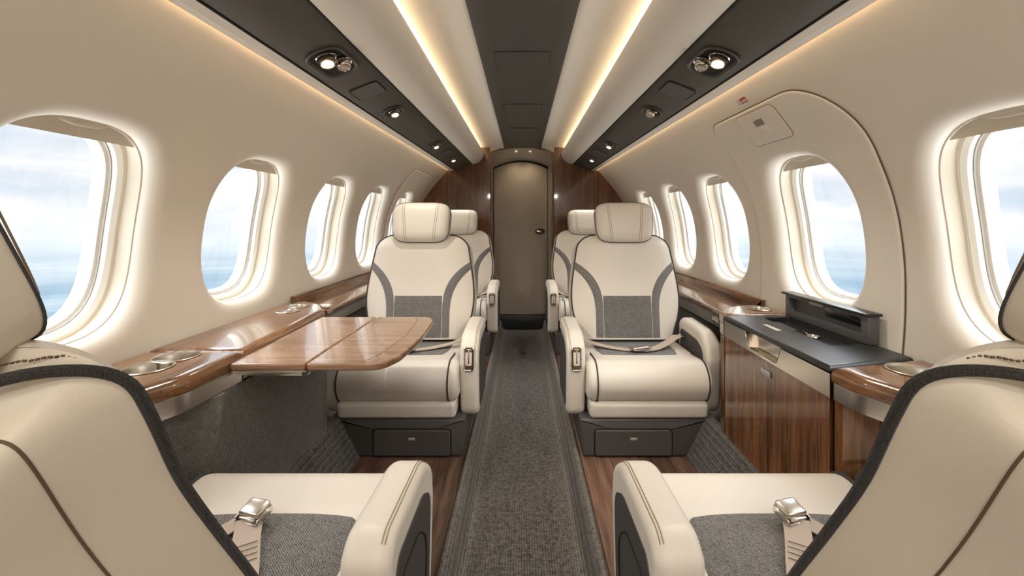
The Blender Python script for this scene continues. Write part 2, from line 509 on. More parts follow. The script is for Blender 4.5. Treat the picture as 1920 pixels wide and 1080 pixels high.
# placard beside the hatch
pe = empty('exit_placard', W(1, 1.62, .458), 0, 'small white and red placard stuck on the wall above the exit hatch', 'placard')
inv = Matrix.Translation(-pe.location)
def wrect(s, y0, y1, z0, z1, n0, n1): return MB().loft([[W(s, y, z, n) for y, z in ((y0, z0), (y1, z0), (y1, z1), (y0, z1))] for n in (n0, n1)])
wrect(1, 1.585, 1.655, .447, .470, .001, .0025).xf(inv).obj('plate', 'white', pe, smooth=False)
wrect(1, 1.590, 1.630, .450, .4675, .0025, .003).xf(inv).obj('red_field', 'red', pe, smooth=False)
mb = MB()
for k in range(5): mb.loft(wrect(1, 1.593 + k * .007, 1.597 + k * .007, .4535 + .002 * (k % 2), .461 + .003 * (k % 2), .003, .0034).v[:8] and [[W(1, y, z, n) for y, z in ((1.593 + k * .007, .4535), (1.597 + k * .007, .4535), (1.597 + k * .007, .459 + .003 * (k % 2)), (1.593 + k * .007, .459 + .003 * (k % 2)))] for n in (.003, .0034)])
mb.xf(inv).obj('white_symbols', 'white', pe, smooth=False)
mb = MB(); 
for r in ((1.632, 1.652, .4505, .4525), (1.632, 1.652, .465, .467), (1.632, 1.634, .4505, .467), (1.650, 1.652, .4505, .467), (1.637, 1.647, .457, .460)):
    mb.loft([[W(1, y, z, n) for y, z in ((r[0], r[2]), (r[1], r[2]), (r[1], r[3]), (r[0], r[3]))] for n in (.0025, .003)])
mb.xf(inv).obj('grey_symbol', 'grey', pe, smooth=False)

# ------------------------------------------------------------------ ceiling
def P2(f, r, y):
    k = (y - 1.3) / 3.02
    return lerp(f[0], r[0], k), lerp(f[1], r[1], k)
def sweep(mb, s, pts, ya=Y0, yb=Y1, closed=True):
    rings = [[(s * P2(f, r, y)[0], y, P2(f, r, y)[1] + CAMZ) for f, r in pts] for y in (ya, yb)]
    if closed: mb.loft(rings)
    else: mb.grid(rings)
    return mb
def both(*p): return [(a, b) for a, b in p]
# (front, rear) corner pairs, x and height relative to the eye
OUT0f, OUT0r = (.797, .487), (.752, .508)
DOf, DOr = (.722, .497), (.682, .512)
DIf, DIr = (.547, .567), (.510, .580)
tr = 0
for s in (-1, 1):
    mb = MB()
    pts = [((.781, .495), (.735, .516)), ((.777, .490), (.731, .511)), ((.768, .488), (.722, .5095)), (DOf, DOr), ((.724, .53), (.684, .545)), ((.742, .545), (.700, .560))]
    tr += 1; tag(sweep(mb, s, pts).obj('trim_%d' % tr, 'panel2', smooth=False), kind='structure')
    mb = MB()
    f = [(.547, .567), (.53, .5685), (.50, .575), (.465, .590), (.435, .612), (.413, .640), (.404, .665), (.403, .685), (.410, .700), (.425, .706), (.56, .706), (.56, .60)]
    d = (-.037, .010)
    pts = [((x, z), (x + lerp(-.037, -.010, min(1, max(0, (.547 - x) / .14))), z + lerp(.013, .006, min(1, max(0, (.547 - x) / .14))))) for x, z in f]
    tr += 1; tag(sweep(mb, s, pts).obj('trim_%d' % tr, 'panel2', angle=50), kind='structure')
# recessed ceiling beside the centre strip, plus the hidden crown that closes the hull
mb = MB()
cf = [(.70, .66), (.62, .715), (.54, .735), (.47, .742), (.42, .745), (.36, .748), (.28, .749), (.193, .747)]
full = [(-x, z) for x, z in cf] + [(x, z) for x, z in cf[::-1]]
full = [((x, z), (x * (.955 if abs(x) < .3 else .98), z)) for x, z in full]
sweep(mb, 1, full, closed=False)
ce = tag(mb.obj('ceiling', 'panel2', angle=60), kind='structure')
M['diff'] = emit('fill_diffuser', (1, .90, .76), 4)
for yy in (-.35, -1.05):
    # dome lamps added behind the camera, unseen, to brighten the seats and upper walls
    mb = MB(); ext(mb, rpoly([(-.15, yy - .10, .03), (.15, yy - .10, .03), (.15, yy + .10, .03), (-.15, yy + .10, .03)]), CAMZ + .722, CAMZ + .7355, .006, 0, 'z')
    mb.obj('fill_lamp', 'diff', ce)
    ld = bpy.data.lights.new('fill', 'AREA'); ld.shape = 'RECTANGLE'; ld.size = .28; ld.size_y = .18; ld.energy = 1.8 if yy > -.5 else 5.5; ld.color = (1, .93, .84)
    lo = bpy.data.objects.new('fill', ld); C.objects.link(lo); lo.location = (0, yy, CAMZ + .718)
# dark centre strip
mb = MB()
cs_ = [(-.193, .752), (-.193, .738), (-.187, .736), (-.12, .739), (0, .741), (.12, .739), (.187, .736), (.193, .738), (.193, .752)]
sweep(mb, 1, [((x, z), (x * .955, z)) for x, z in cs_])
cstrip = mb.obj('centre_strip', 'overhead', ce, angle=30)
for ya, yb in ((1.86, 2.05), (2.69, 2.90), (3.38, 3.60), (.55, .75)):
    pl = rpoly([(-.122, ya, .008), (.122, ya, .008), (.122, yb, .008), (-.122, yb, .008)], 4)
    zf = lambda x: CAMZ + .7408 - abs(x) * .016
    mb = MB(); mb.loft([[(x, y, zf(x) - d) for x, y in inset(pl, i)] for d, i in ((-.003, 0), (.0015, 0), (.0030, .0015))])
    c_ = mb.obj('access_cover', 'overhead', ce)
    mb = MB(); mb.tube([(x, y, zf(x) - .0006) for x, y in inset(pl, -.0012)], .0016, 5, closed=True); mb.obj('cover_gap', 'void', c_)

# overhead service panels with their lamps
def strip_pt(s, u, y, d=0.):
    """u 0..1 from the outer to the inner edge of the dark strip, d metres below its face"""
    xo, zo = P2(DOf, DOr, y); xi, zi = P2(DIf, DIr, y)
    tx, tz = xi - xo, zi - zo; l = math.hypot(tx, tz); nx, nz = tz / l, -tx / l
    if nz > 0: nx, nz = -nx, -nz
    d += .0045
    return Vector((s * (xo + tx * u + nx * d), y, zo + tz * u + nz * d + CAMZ)), Vector((s * tx / l, 0, tz / l)), Vector((s * nx, 0, nz))
def strip_slab(s, poly, d0, d1, ins=0.):
    """poly in (metres across, y) about the strip middle"""
    rings = []
    for d, q in ((d0, poly), (d1, inset(poly, ins) if ins else poly)):
        r = []
        for a, y in q:
            p, t, n = strip_pt(s, .5, y, d); r.append(p + t * a)
        rings.append(r)
    return MB().loft(rings)
FIX = {-1: [(1.42, 2), (2.06, 1), (2.98, 1), (3.66, 1)], 1: [(1.42, 2), (2.06, 0), (2.98, 1), (3.66, 1)]}
names = {-1: 'left', 1: 'right'}
ordn = ['nearest', 'second', 'third', 'farthest']
for s in (-1, 1):
    e = empty('overhead_service_panel', strip_pt(s, .5, 2.2)[0], 0, 'long charcoal service panel running overhead along the %s side of the ceiling' % names[s], 'service panel')
    inv = Matrix.Translation(-e.location)
    mb = MB()
    pr = [(DOf[0] - .001, DOf[1] + .002), (.715, .4985), (.635, .529), (.556, .562), (DIf[0] + .001, DIf[1] + .003), (.56, .59), (.715, .53)]
    pr2 = [(DOr[0] - .001, DOr[1] + .002), (.676, .5135), (.597, .545), (.519, .575), (DIr[0] + .001, DIr[1] + .003), (.523, .60), (.676, .545)]
    sweep(mb, s, list(zip(pr, pr2))); mb.xf(inv).obj('panel_face', 'overhead', e, angle=30)
    for edge, z in ((DOf, DOr), (DIf, DIr)):
        mb = MB(); mb.tube([(s * P2(edge, z, y)[0], y, P2(edge, z, y)[1] + CAMZ) for y in (Y0, Y1 - .01)], .0035, 6); mb.xf(inv).obj('edge_shadow_gap', 'void', e)
    p, t, n = strip_pt(s, .5, .52)  # unseen spot on each side, added to brighten the facing seats' fronts
    ax = (n * .75 + Vector((0, .55, -.25))).normalized()
    mb = MB(); mb.lathe([(.036, .001), (.036, .008), (.030, .010), (.027, .004)], p, n, 28); rg = mb.xf(inv).obj('fill_ring', 'darkchrome', e)
    mb = MB(); mb.lathe([(.0, .011), (.027, .011), (.024, .032), (.019, .035), (.0, .034)], p, ax, 28); mb.xf(inv).obj('fill_head', 'lamp', rg)
    ld = bpy.data.lights.new('panel_spot', 'SPOT'); ld.energy = 12; ld.color = (1, .92, .80)
    ld.spot_size = math.radians(75); ld.spot_blend = 1; ld.shadow_soft_size = .03
    lo = bpy.data.objects.new('panel_spot', ld); C.objects.link(lo); lo.location = p + ax * .06
    lo.rotation_euler = (Vector((s * .50, 1.95, .50)) - lo.location).to_track_quat('-Z', 'Y').to_euler()
    for yy, hl in ((1.735, .065), (3.33, .05), (.85, .065)):
        pl = rpoly([(-.058, yy - hl, .018), (.058, yy - hl, .018), (.058, yy + hl, .018), (-.058, yy + hl, .018)], 5)
        o = strip_slab(s, pl, -.006, .0035, .002).xf(inv).obj('blank_cover', 'charcoal', e)
        mb = MB(); mb.tube([strip_pt(s, .5, y, .0008)[0] + strip_pt(s, .5, y)[1] * a for a, y in inset(pl, -.001)], .0016, 5, closed=True); mb.xf(inv).obj('cover_gap', 'void', o)
    for i, (yy, kind) in enumerate(FIX[s]):
        big = i == 0
        hw_, hl = (.062, .105) if big else (.048, .062)
        lab = '%s recessed reading light %s in the %s overhead panel' % (('glowing twin-eyeball', 'nearest the camera') if big else (['', 'single chrome', 'small lit', 'smallest lit'][i] if kind else 'single unlit', ['', 'next after the nearest', 'third along', 'closest to the rear bulkhead'][i]))[:0] if False else None
        words = {0: 'large recessed twin-eyeball reading light, brightly lit, first in the %s overhead panel' % names[s],
                 1: ('chrome eyeball reading light glowing in a rounded recess, second in the left overhead panel' if s < 0 else 'unlit chrome eyeball in a dark rounded recess, second in the right overhead panel'),
                 2: 'small lit reading light, third along the %s overhead panel' % names[s],
                 3: 'tiny reading light at the rear end of the %s overhead panel' % names[s]}[i]
        f = empty('reading_light', strip_pt(s, .5, yy)[0], 0, words, 'reading light', 'reading lights in the overhead panels')
        fi = Matrix.Translation(-f.location)
        pl = rpoly([(-hw_, yy - hl, .05), (hw_, yy - hl, .05), (hw_, yy + hl, .05), (-hw_, yy + hl, .05)], 8)
        # rounded bezel with a dish inside it
        rows = []
        for ins_, d in ((0, .0005), (0, .005), (.003, .007), (.007, .006), (.010, .003), (.014, .0015)):
            r = []
            for a, y in inset(pl, ins_) if ins_ else pl:
                p, t, n = strip_pt(s, .5, y, d); r.append(p + t * a)
            rows.append(r)
        mb = MB(); mb.grid(rows, cv=True); mb.xf(fi).obj('bezel', 'charcoal', f)
        strip_slab(s, inset(pl, .011), .0003, .002).xf(fi).obj('dish', 'void', f)
        p, t, n = strip_pt(s, .5, yy)
        def eyeball(off_y, off_t, lit, sc):
            o = p + Vector((0, off_y, 0)) + t * off_t
            ax = (n + Vector((0, -.35, 0))).normalized()
            mb = MB(); mb.lathe([(.034 * sc, .001), (.034 * sc, .007), (.031 * sc, .010), (.028 * sc, .006)], o, n, 28); rg = mb.xf(fi).obj('ring', 'darkchrome', f)
            mb = MB(); mb.lathe([(.0, .011), (.027 * sc, .011), (.026 * sc, .016 * sc), (.023 * sc, .034 * sc), (.020 * sc, .037 * sc), (.018 * sc, .033 * sc)], o, ax, 28)
            b_ = mb.xf(fi).obj('eyeball', 'darkchrome' if lit else 'chrome', f)
            mb = MB(); mb.lathe([(.0, .0355 * sc), (.012 * sc, .0352 * sc), (.0185 * sc, .0335 * sc), (.0185 * sc, .031 * sc)], o, ax, 24)
            mb.xf(fi).obj('lens', ('lamp' if lit == 1 else 'lampdim') if lit else 'steel', b_)
            if lit:
                ld = bpy.data.lights.new('panel_spot', 'SPOT'); ld.energy = 9 if big else 5; ld.color = (1, .91, .78)
                ld.spot_size = math.radians(120); ld.spot_blend = .9; ld.shadow_soft_size = .02
                lo = bpy.data.objects.new('panel_spot', ld); C.objects.link(lo)
                lo.location = o + ax * .05; lo.rotation_euler = (n * .8 + Vector((0, 0, -1))).to_track_quat('-Z', 'Y').to_euler()
        if big:
            eyeball(-.054, .000, 1, 1.0); eyeball(.008, .030, 0, .92)
        else:
            eyeball(-.010, 0.004, 1 if kind and i == 1 else (2 if kind else 0), .85)
            if i == 1: eyeball(.022, -.010, 0, .5)

# cove strips and the thin wall-wash strips
for s in (-1, 1):
    mb = MB(); sweep(mb, s, both(((.462, .7075), (.452, .7125)), ((.480, .7075), (.470, .7125)), ((.480, .711), (.470, .716)), ((.462, .711), (.452, .716))), Y0, Y1 - .005)
    tag(mb.obj('cove_light', 'led', smooth=False), 'warm glowing cove light strip hidden behind the %s inner ceiling valance' % names[s], 'cove light')
    mb = MB(); sweep(mb, s, both(((.767, .512), (.722, .533)), ((.774, .509), (.729, .530)), ((.776, .512), (.731, .533)), ((.769, .515), (.724, .536))), Y0, Y1 - .005)
    tag(mb.obj('wall_wash_light', 'wash', smooth=False), 'thin amber light line where the %s wall meets the overhead trim' % names[s], 'light strip')

# ------------------------------------------------------------------ floor, aisle carpet, kick risers, lower side panels
mb = MB()
for s in (-1, 1): mb.box((s * .585, (Y0 + Y1) / 2, -.03), (.68, Y1 - Y0, .06), .002)
tag(mb.obj('floor', 'floorwood', weld=False), kind='structure')
mb = MB()
half = [(.246, -.10), (.246, .006), (.243, .014), (.236, .019), (.227, .018), (.219, .010), (.212, -.012), (.206, -.045), (.200, -.068), (.190, -.078), (.17, -.082), (.08, -.084)]
prof = [(x, z) for x, z in half] + [(-x, z) for x, z in half[::-1]]
mb.loft([[(x, y, z) for x, z in prof + [(-.2, -.12), (.2, -.12)]] for y in (Y0, Y1 + .02)], cap=False)
tag(mb.obj('aisle_carpet', 'carpet', angle=50), 'dark woven carpet sunk between raised rolled edges along the aisle', 'carpet')
for s, nm in ((-1, 'baseboard_left'), (1, 'baseboard_right')):
    mb = MB()
    mb.loft([[(s * x, y, z) for x, z in ((.705, .001), (.79, .17), (.83, .17), (.83, .001))] for y in (Y0, 4.3)])
    tag(mb.obj(nm, 'riser', smooth=False), kind='structure')

# ------------------------------------------------------------------ consoles
def plan(s, pts): 
    q = [(s * x, y, r) for x, y, r in pts]
    return rpoly(q, 8)
def wx(y, Z=-.38): return wallX(Z, y) - .006
def wxc(y, Z=-.38): return wallX(Z, y) - .0145
def cup(parent, x, y, z, r, inv, depth=.055):
    mb = MB(); mb.lathe([(r + .004, -.001), (r + .006, .002), (r + .004, .0035), (r, .002), (r - .002, -.004), (r - .003, -depth), (0, -depth)], (x, y, z), (0, 0, 1), 40)
    return mb.xf(inv).obj('cup_holder', 'steel', parent)
def cyl(x, y, z0, z1, r): return MB().loft([[(x + r * cos(a), y + r * sin(a), z) for a in ANG[::2]] for z in (z0, z1)])
TOP = CAMZ - .37     # console tops
WB, SB = CAMZ - .412, CAMZ - .457   # bottom of the wood fascia, of the steel band

def end_unit(s, yb, xb, label):
    e = empty('cup_holder_console', (s * .95, .95, 0), 0, label, 'console')
    inv = Matrix.Translation(-e.location)
    out = plan(s, [(xb, yb, 0), (xb + .005, 1.02, .14), (.90, .78, .20), (1.02, .62, .05), (wx(.6), .62, 0), (wx(yb), yb + (.07 if s > 0 else 0), 0)])
    mb = MB(); ext(mb, out, WB, TOP, .004, .026, 'z', 6); top = mb.xf(inv).obj('wood_top', 'wood_y', e, angle=50)
    cups = [(.945, 1.075), (.945, 1.165)] if s < 0 else [(.965, 1.055)]
    R_ = .050
    cut(top, [cyl(s * x, y, WB + .005 - 0, TOP + .02, R_).xf(inv) for x, y in cups][:2])
    for x, y in cups: cup(e, s * x, y, TOP, R_, inv, .034)
    mb = MB(); ext(mb, inset(out, .004), SB, WB - .001, 0, .001, 'z'); mb.xf(inv).obj('steel_band', 'steel', e, angle=50)
    if s > 0:
        mb = MB(); ext(mb, plan(s, [(xb + .006, yb - .004, 0), (xb + .012, 1.072, .01), (.87, .99, .05), (.90, .80, .05), (.905, .62, 0), (.905, yb - .004, 0)]), .0, SB - .002, 0, 0, 'z'); mb.xf(inv).obj('wood_front', 'wood_z', e, angle=50)
    return e
end_unit(-1, 1.225, .800, 'walnut console end with two steel cup holders beside the near left seat')
end_unit(1, 1.095, .792, 'walnut console end with one steel cup holder beside the near right seat')

# left: table console with its far cup holders
e = empty('table_console', (-.95, 1.6, 0), 0, 'long polished walnut side console on the left wall that houses the folding table', 'console')
inv = Matrix.Translation(-e.location)
out = plan(-1, [(.803, 1.229, 0), (.830, 1.80, .12), (.90, 1.92, .06), (.99, 1.99, .04), (wx(1.99), 1.99, 0), (wx(1.229), 1.229, 0)])
mb = MB(); ext(mb, out, CAMZ - .402, TOP, .010, .024, 'z', 6); top = mb.xf(inv).obj('wood_top', 'wood_y', e, angle=50)
cpl = [(.965, 1.755), (.975, 1.855)]
cut(top, [cyl(-x, y, CAMZ - .397, TOP + .02, .040).xf(inv) for x, y in cpl])
for x, y in cpl: cup(e, -x, y, TOP, .040, inv, .024)
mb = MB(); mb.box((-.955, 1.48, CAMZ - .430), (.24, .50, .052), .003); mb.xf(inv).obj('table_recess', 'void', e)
mb = MB(); mb.box((-.815, 1.47, CAMZ - .452), (.018, .48, .008), .002); mb.xf(inv).obj('runner', 'steel', e)
# right: black-topped credenza
e = empty('credenza', (.93, 1.4, 0), 0, 'walnut credenza with black top, steel drawer band and raised lid under the right exit hatch', 'credenza')
inv = Matrix.Translation(-e.location)
ya, yb = 1.10, 1.70
outc = plan(1, [(.792, 1.10, 0), (.800, yb, 0), (wxc(yb), yb, 0), (wxc(1.18), 1.175, 0)])
mb = MB(); ext(mb, outc, CAMZ - .392, TOP - .004, .006, .012, 'z', 5); top = mb.xf(inv).obj('worktop', 'blacktop', e, angle=50)
mb = MB(); ext(mb, rpoly([(.925, 1.285, .01), (1.03, 1.30, .01), (1.035, 1.66, .01), (.935, 1.655, .01)], 4), CAMZ - .389, TOP + .03, 0, 0, 'z')
cut(top, [mb.xf(inv)])
mb = MB(); ext(mb, rpoly([(.918, 1.278, .01), (1.037, 1.293, .01), (1.042, 1.667, .01), (.928, 1.662, .01)], 4), CAMZ - .47, CAMZ - .393, 0, 0, 'z'); well = mb.xf(inv).obj('well', 'void', e)
mb = MB(); mb.box((.955, 1.57, CAMZ - .386), (.035, .12, .006), .002); mb.xf(inv).obj('tray_grid', 'charcoal', well)
mb = MB(); mb.tube([(.955, 1.40, CAMZ - .384), (.965, 1.45, CAMZ - .380), (.985, 1.50, CAMZ - .384)], .004, 8); mb.lathe([(.020, 0), (.022, .004), (.018, .006), (.016, 0)], (.972, 1.425, CAMZ - .388), (0, 0, 1), 24); mb.xf(inv).obj('latch', 'chrome', well)
mb = MB(); mb.box((.875, 1.50, TOP - .0035), (.018, .085, .003), .001); mb.xf(inv).obj('label_plate', 'grey', e)
band = plan(1, [(.794, 1.103, 0), (.802, yb - .003, 0), (1.02, yb - .003, 0), (1.02, 1.15, 0)])
mb = MB(); ext(mb, band, SB, CAMZ - .394, 0, 0, 'z'); bo = mb.xf(inv).obj('steel_drawer_band', 'steel', e, smooth=False)
hp = rpoly([(1.342, CAMZ - .450, .006), (1.512, CAMZ - .450, .006), (1.535, CAMZ - .38, 0), (1.318, CAMZ - .38, 0)], 4)
mb = MB(); ext(mb, hp, .78, .822, 0, 0, 'x'); cut(bo, [mb.xf(inv)])
mb = MB(); ext(mb, rpoly([(1.335, CAMZ - .452, .006), (1.52, CAMZ - .452, .006), (1.532, CAMZ - .395, 0), (1.322, CAMZ - .395, 0)], 4), .819, .826, 0, 0, 'x'); mb.xf(inv).obj('finger_recess', 'chrome', e)
mb = MB(); mb.tube([(.7955 + (y - 1.10) * .0133, y, z) for y, z in [(1.318, CAMZ - .396), (1.342, CAMZ - .447), (1.348, CAMZ - .450), (1.506, CAMZ - .450), (1.512, CAMZ - .447), (1.535, CAMZ - .396)]], .0022, 6); mb.xf(inv).obj('pull_edge', 'chrome', e)
mb = MB(); ext(mb, plan(1, [(.796, 1.106, 0), (.804, yb - .005, 0), (.90, yb - .005, 0), (.90, 1.15, 0)]), .168, SB - .002, 0, 0, 'z'); mb.xf(inv).obj('wood_door', 'wood_z', e, smooth=False)
mb = MB(); mb.box((.7965, 1.40, CAMZ - .497), (.004, .052, .018), .001); mb.xf(inv).obj('door_label', 'grey', e)
# far end of the credenza: small walnut corner with one cup holder
co = plan(1, [(.800, 1.704, 0), (.812, 1.765, .03), (.875, 1.845, .05), (.97, 1.895, .03), (wxc(1.9), 1.90, 0), (wxc(1.704), 1.704, 0)])
mb = MB(); ext(mb, co, WB, TOP, .004, .014, 'z', 5); cc = mb.xf(inv).obj('walnut_corner', 'wood_y', e, angle=50)
cut(cc, [cyl(1.0, 1.80, WB + .006, TOP + .02, .040).xf(inv)]); cup(e, 1.0, 1.80, TOP, .040, inv, .03)
mb = MB(); ext(mb, inset(co, .003), SB, WB - .001, 0, 0, 'z'); mb.xf(inv).obj('steel_end_band', 'steel', e)
mb = MB(); ext(mb, plan(1, [(.806, 1.708, 0), (.818, 1.765, .03), (.875, 1.839, .03), (.90, 1.85, 0), (.90, 1.708, 0)]), .0, SB - .001, 0, 0, 'z'); mb.xf(inv).obj('walnut_end_panel', 'wood_z', e)
# raised lid: a framed tray standing along the wall
lz0, lz1 = TOP - .003, CAMZ - .278
lid = empty('lid', (0, 0, 0)); lid.parent = e; 
def lidbox(y0, y1, x0, x1, z0, z1, nm, mt, r=.003):
    mb = MB(); mb.box(((x0 + x1) / 2, (y0 + y1) / 2, (z0 + z1) / 2), (x1 - x0, y1 - y0, z1 - z0), r); return mb
mb = lidbox(1.285, 1.69, 1.040, 1.076, lz0, lz1 - .008, '', '')
lo_ = mb.xf(inv).obj('lid_frame', 'lidgrey', e)
c1 = MB(); ext(c1, rpoly([(1.312, lz0 + .024, .010), (1.665, lz0 + .024, .010), (1.665, lz1 - .018, .010), (1.312, lz1 - .018, .010)], 5), 1.02, 1.064, 0, 0, 'x'); cut(lo_, [c1.xf(inv)])
bpy.data.objects.remove(lid)
mb = lidbox(1.278, 1.698, 1.028, 1.080, lz1 - .009, lz1, '', ''); mb.xf(inv).obj('lid_rim', 'black', lo_)
mb = lidbox(1.316, 1.50, 1.0625, 1.0635, lz1 - .055, lz1 - .020, '', ''); mb.xf(inv).obj('lid_screen', 'smoke', lo_)
mb = lidbox(1.475, 1.545, 1.0375, 1.040, lz1 - .021, lz1 - .010, '', '', .0008); mb.xf(inv).obj('lid_label', 'grey', lo_)

# side ledges further back, lower fabric panels
for s in (-1, 1):
    y0 = 1.995 if s < 0 else 1.905
    e = empty('side_ledge', (s * 1.0, 3, 0), 0, 'walnut side ledge with raised back rail along the %s wall behind the %s' % (names[s], 'table console' if s < 0 else 'credenza'), 'ledge')
    inv = Matrix.Translation(-e.location)
    rows = []
    for y in (y0, 4.30):
        xw = wallX(-.38, y)
        rows.append([(s * x, y, CAMZ + z) for x, z in ((xw - .008, -.352), (xw - .022, -.352), (xw - .026, -.356), (xw - .040, -.408), (xw - .05, -.412), (.925, -.413), (.915, -.417), (.912, -.426), (.915, -.436), (xw - .015, -.436))])
    mb = MB(); mb.loft(rows); mb.xf(inv).obj('wood_shelf', 'wood_y', e, angle=35)
    mb = MB(); mb.box((s * .935, (y0 + 4.3) / 2, CAMZ - .468), (.03, 4.3 - y0, .06), .002); mb.xf(inv).obj('fabric_fascia', 'twill', e)
    mb = MB(); mb.box((s * .985, (y0 + 4.3) / 2, .33), (.03, 4.3 - y0, .32), .002); mb.xf(inv).obj('dark_recess', 'darkleather', e)
wl = bpy.data.objects['wall_left']
# left fabric side panel below the table console
mb = MB()
ext(mb, rpoly([(-.800, 1.745, 0), (-.800, 1.12, .02), (-.855, 1.05, .03), (-.855, -.2, 0), (-.875, -.2, 0), (-.875, 1.745, 0)], 5), .171, CAMZ - .459, 0, .003, 'z')
tag(mb.obj('fabric_side_panel', 'twill', smooth=False), 'charcoal twill fabric side panel below the left walnut console', 'side panel')
# small chrome outlet below the right ledge, latch on the left ledge
mb = MB(); mb.box((.9165, 2.02, CAMZ - .465), (.006, .075, .034), .002); o = mb.obj('seat_control_plate', 'darkchrome'); tag(o, 'small chrome control plate on the dark fascia behind the credenza', 'control plate')
mb = MB()
for k in range(3): mb.lathe([(.008, 0), (.009, .003), (.006, .004), (0, .004)], (.9135, 1.998 + .022 * k, CAMZ - .465), (-1, 0, 0), 14)
mb.obj('button', 'chrome', o)
mb = MB(); mb.box((-.945, 2.04, CAMZ - .404), (.05, .035, .012), .004); tag(mb.obj('latch_block', 'white'), 'small white latch block on the left walnut ledge beyond the cup holders', 'latch')

# ------------------------------------------------------------------ folding table
TT = CAMZ - .388
e = empty('folding_table', (-.57, 1.44, TT), 0, 'glossy walnut fold-out table with a rounded outer end on the left side', 'table')
inv = Matrix.Translation(-e.location)
yn, yf = 1.160, 1.735
mb = MB(); ext(mb, rpoly([(-.799, yn, .010), (-.5935, yn, .010), (-.5935, yf, .010), (-.818, yf, .010)], 4), TT - .020, TT, .008, .005, 'z')
mb.xf(inv).obj('inner_leaf', 'wood_x', e, angle=50)
mb = MB()
edge = [(-.5905, yn, .010), (-.385, yn, .05)] + [(-.352 , 1.24, .1), (-.338, 1.45, .3), (-.348, 1.66, .1), (-.372, yf, .045)] + [(-.5905, yf, .010)]
op = rpoly(edge, 8)
ext(mb, op, TT - .020, TT, .008, .005, 'z'); lf = mb.xf(inv).obj('outer_leaf', 'wood_x', e, angle=50)
mb = MB(); mb.tube([(x - .045, y, TT - .0002) for x, y in [(-.400, yn + .01), (-.372, 1.24), (-.352, 1.45), (-.366, 1.66), (-.385, yf - .01)]], .0011, 5); mb.xf(inv).obj('inlay_line', 'stitch', lf)
mb = MB(); mb.box((-.695, yn + .03, TT - .032), (.20, .022, .016), .004); mb.box((-.695, yn + .027, TT - .024), (.20, .03, .004), .001); arm = mb.xf(inv).obj('slide_arm', 'steel', e)
mb = MB(); mb.lathe([(.0, .016), (.008, .016), (.0085, 0)], (-.600, yn + .03, TT - .032), (0, -1, 0), 18); mb.xf(inv).obj('pivot', 'chrome', arm)
mb = MB(); mb.box((-.695, yf - .05, TT - .032), (.20, .022, .016), .004); mb.xf(inv).obj('slide_arm', 'steel', e)
mb = MB()
for y in (yn + .06, yf - .06): mb.box((-.592, y, TT - .023), (.05, .04, .005), .001)
mb.xf(inv).obj('hinge', 'steel', e)

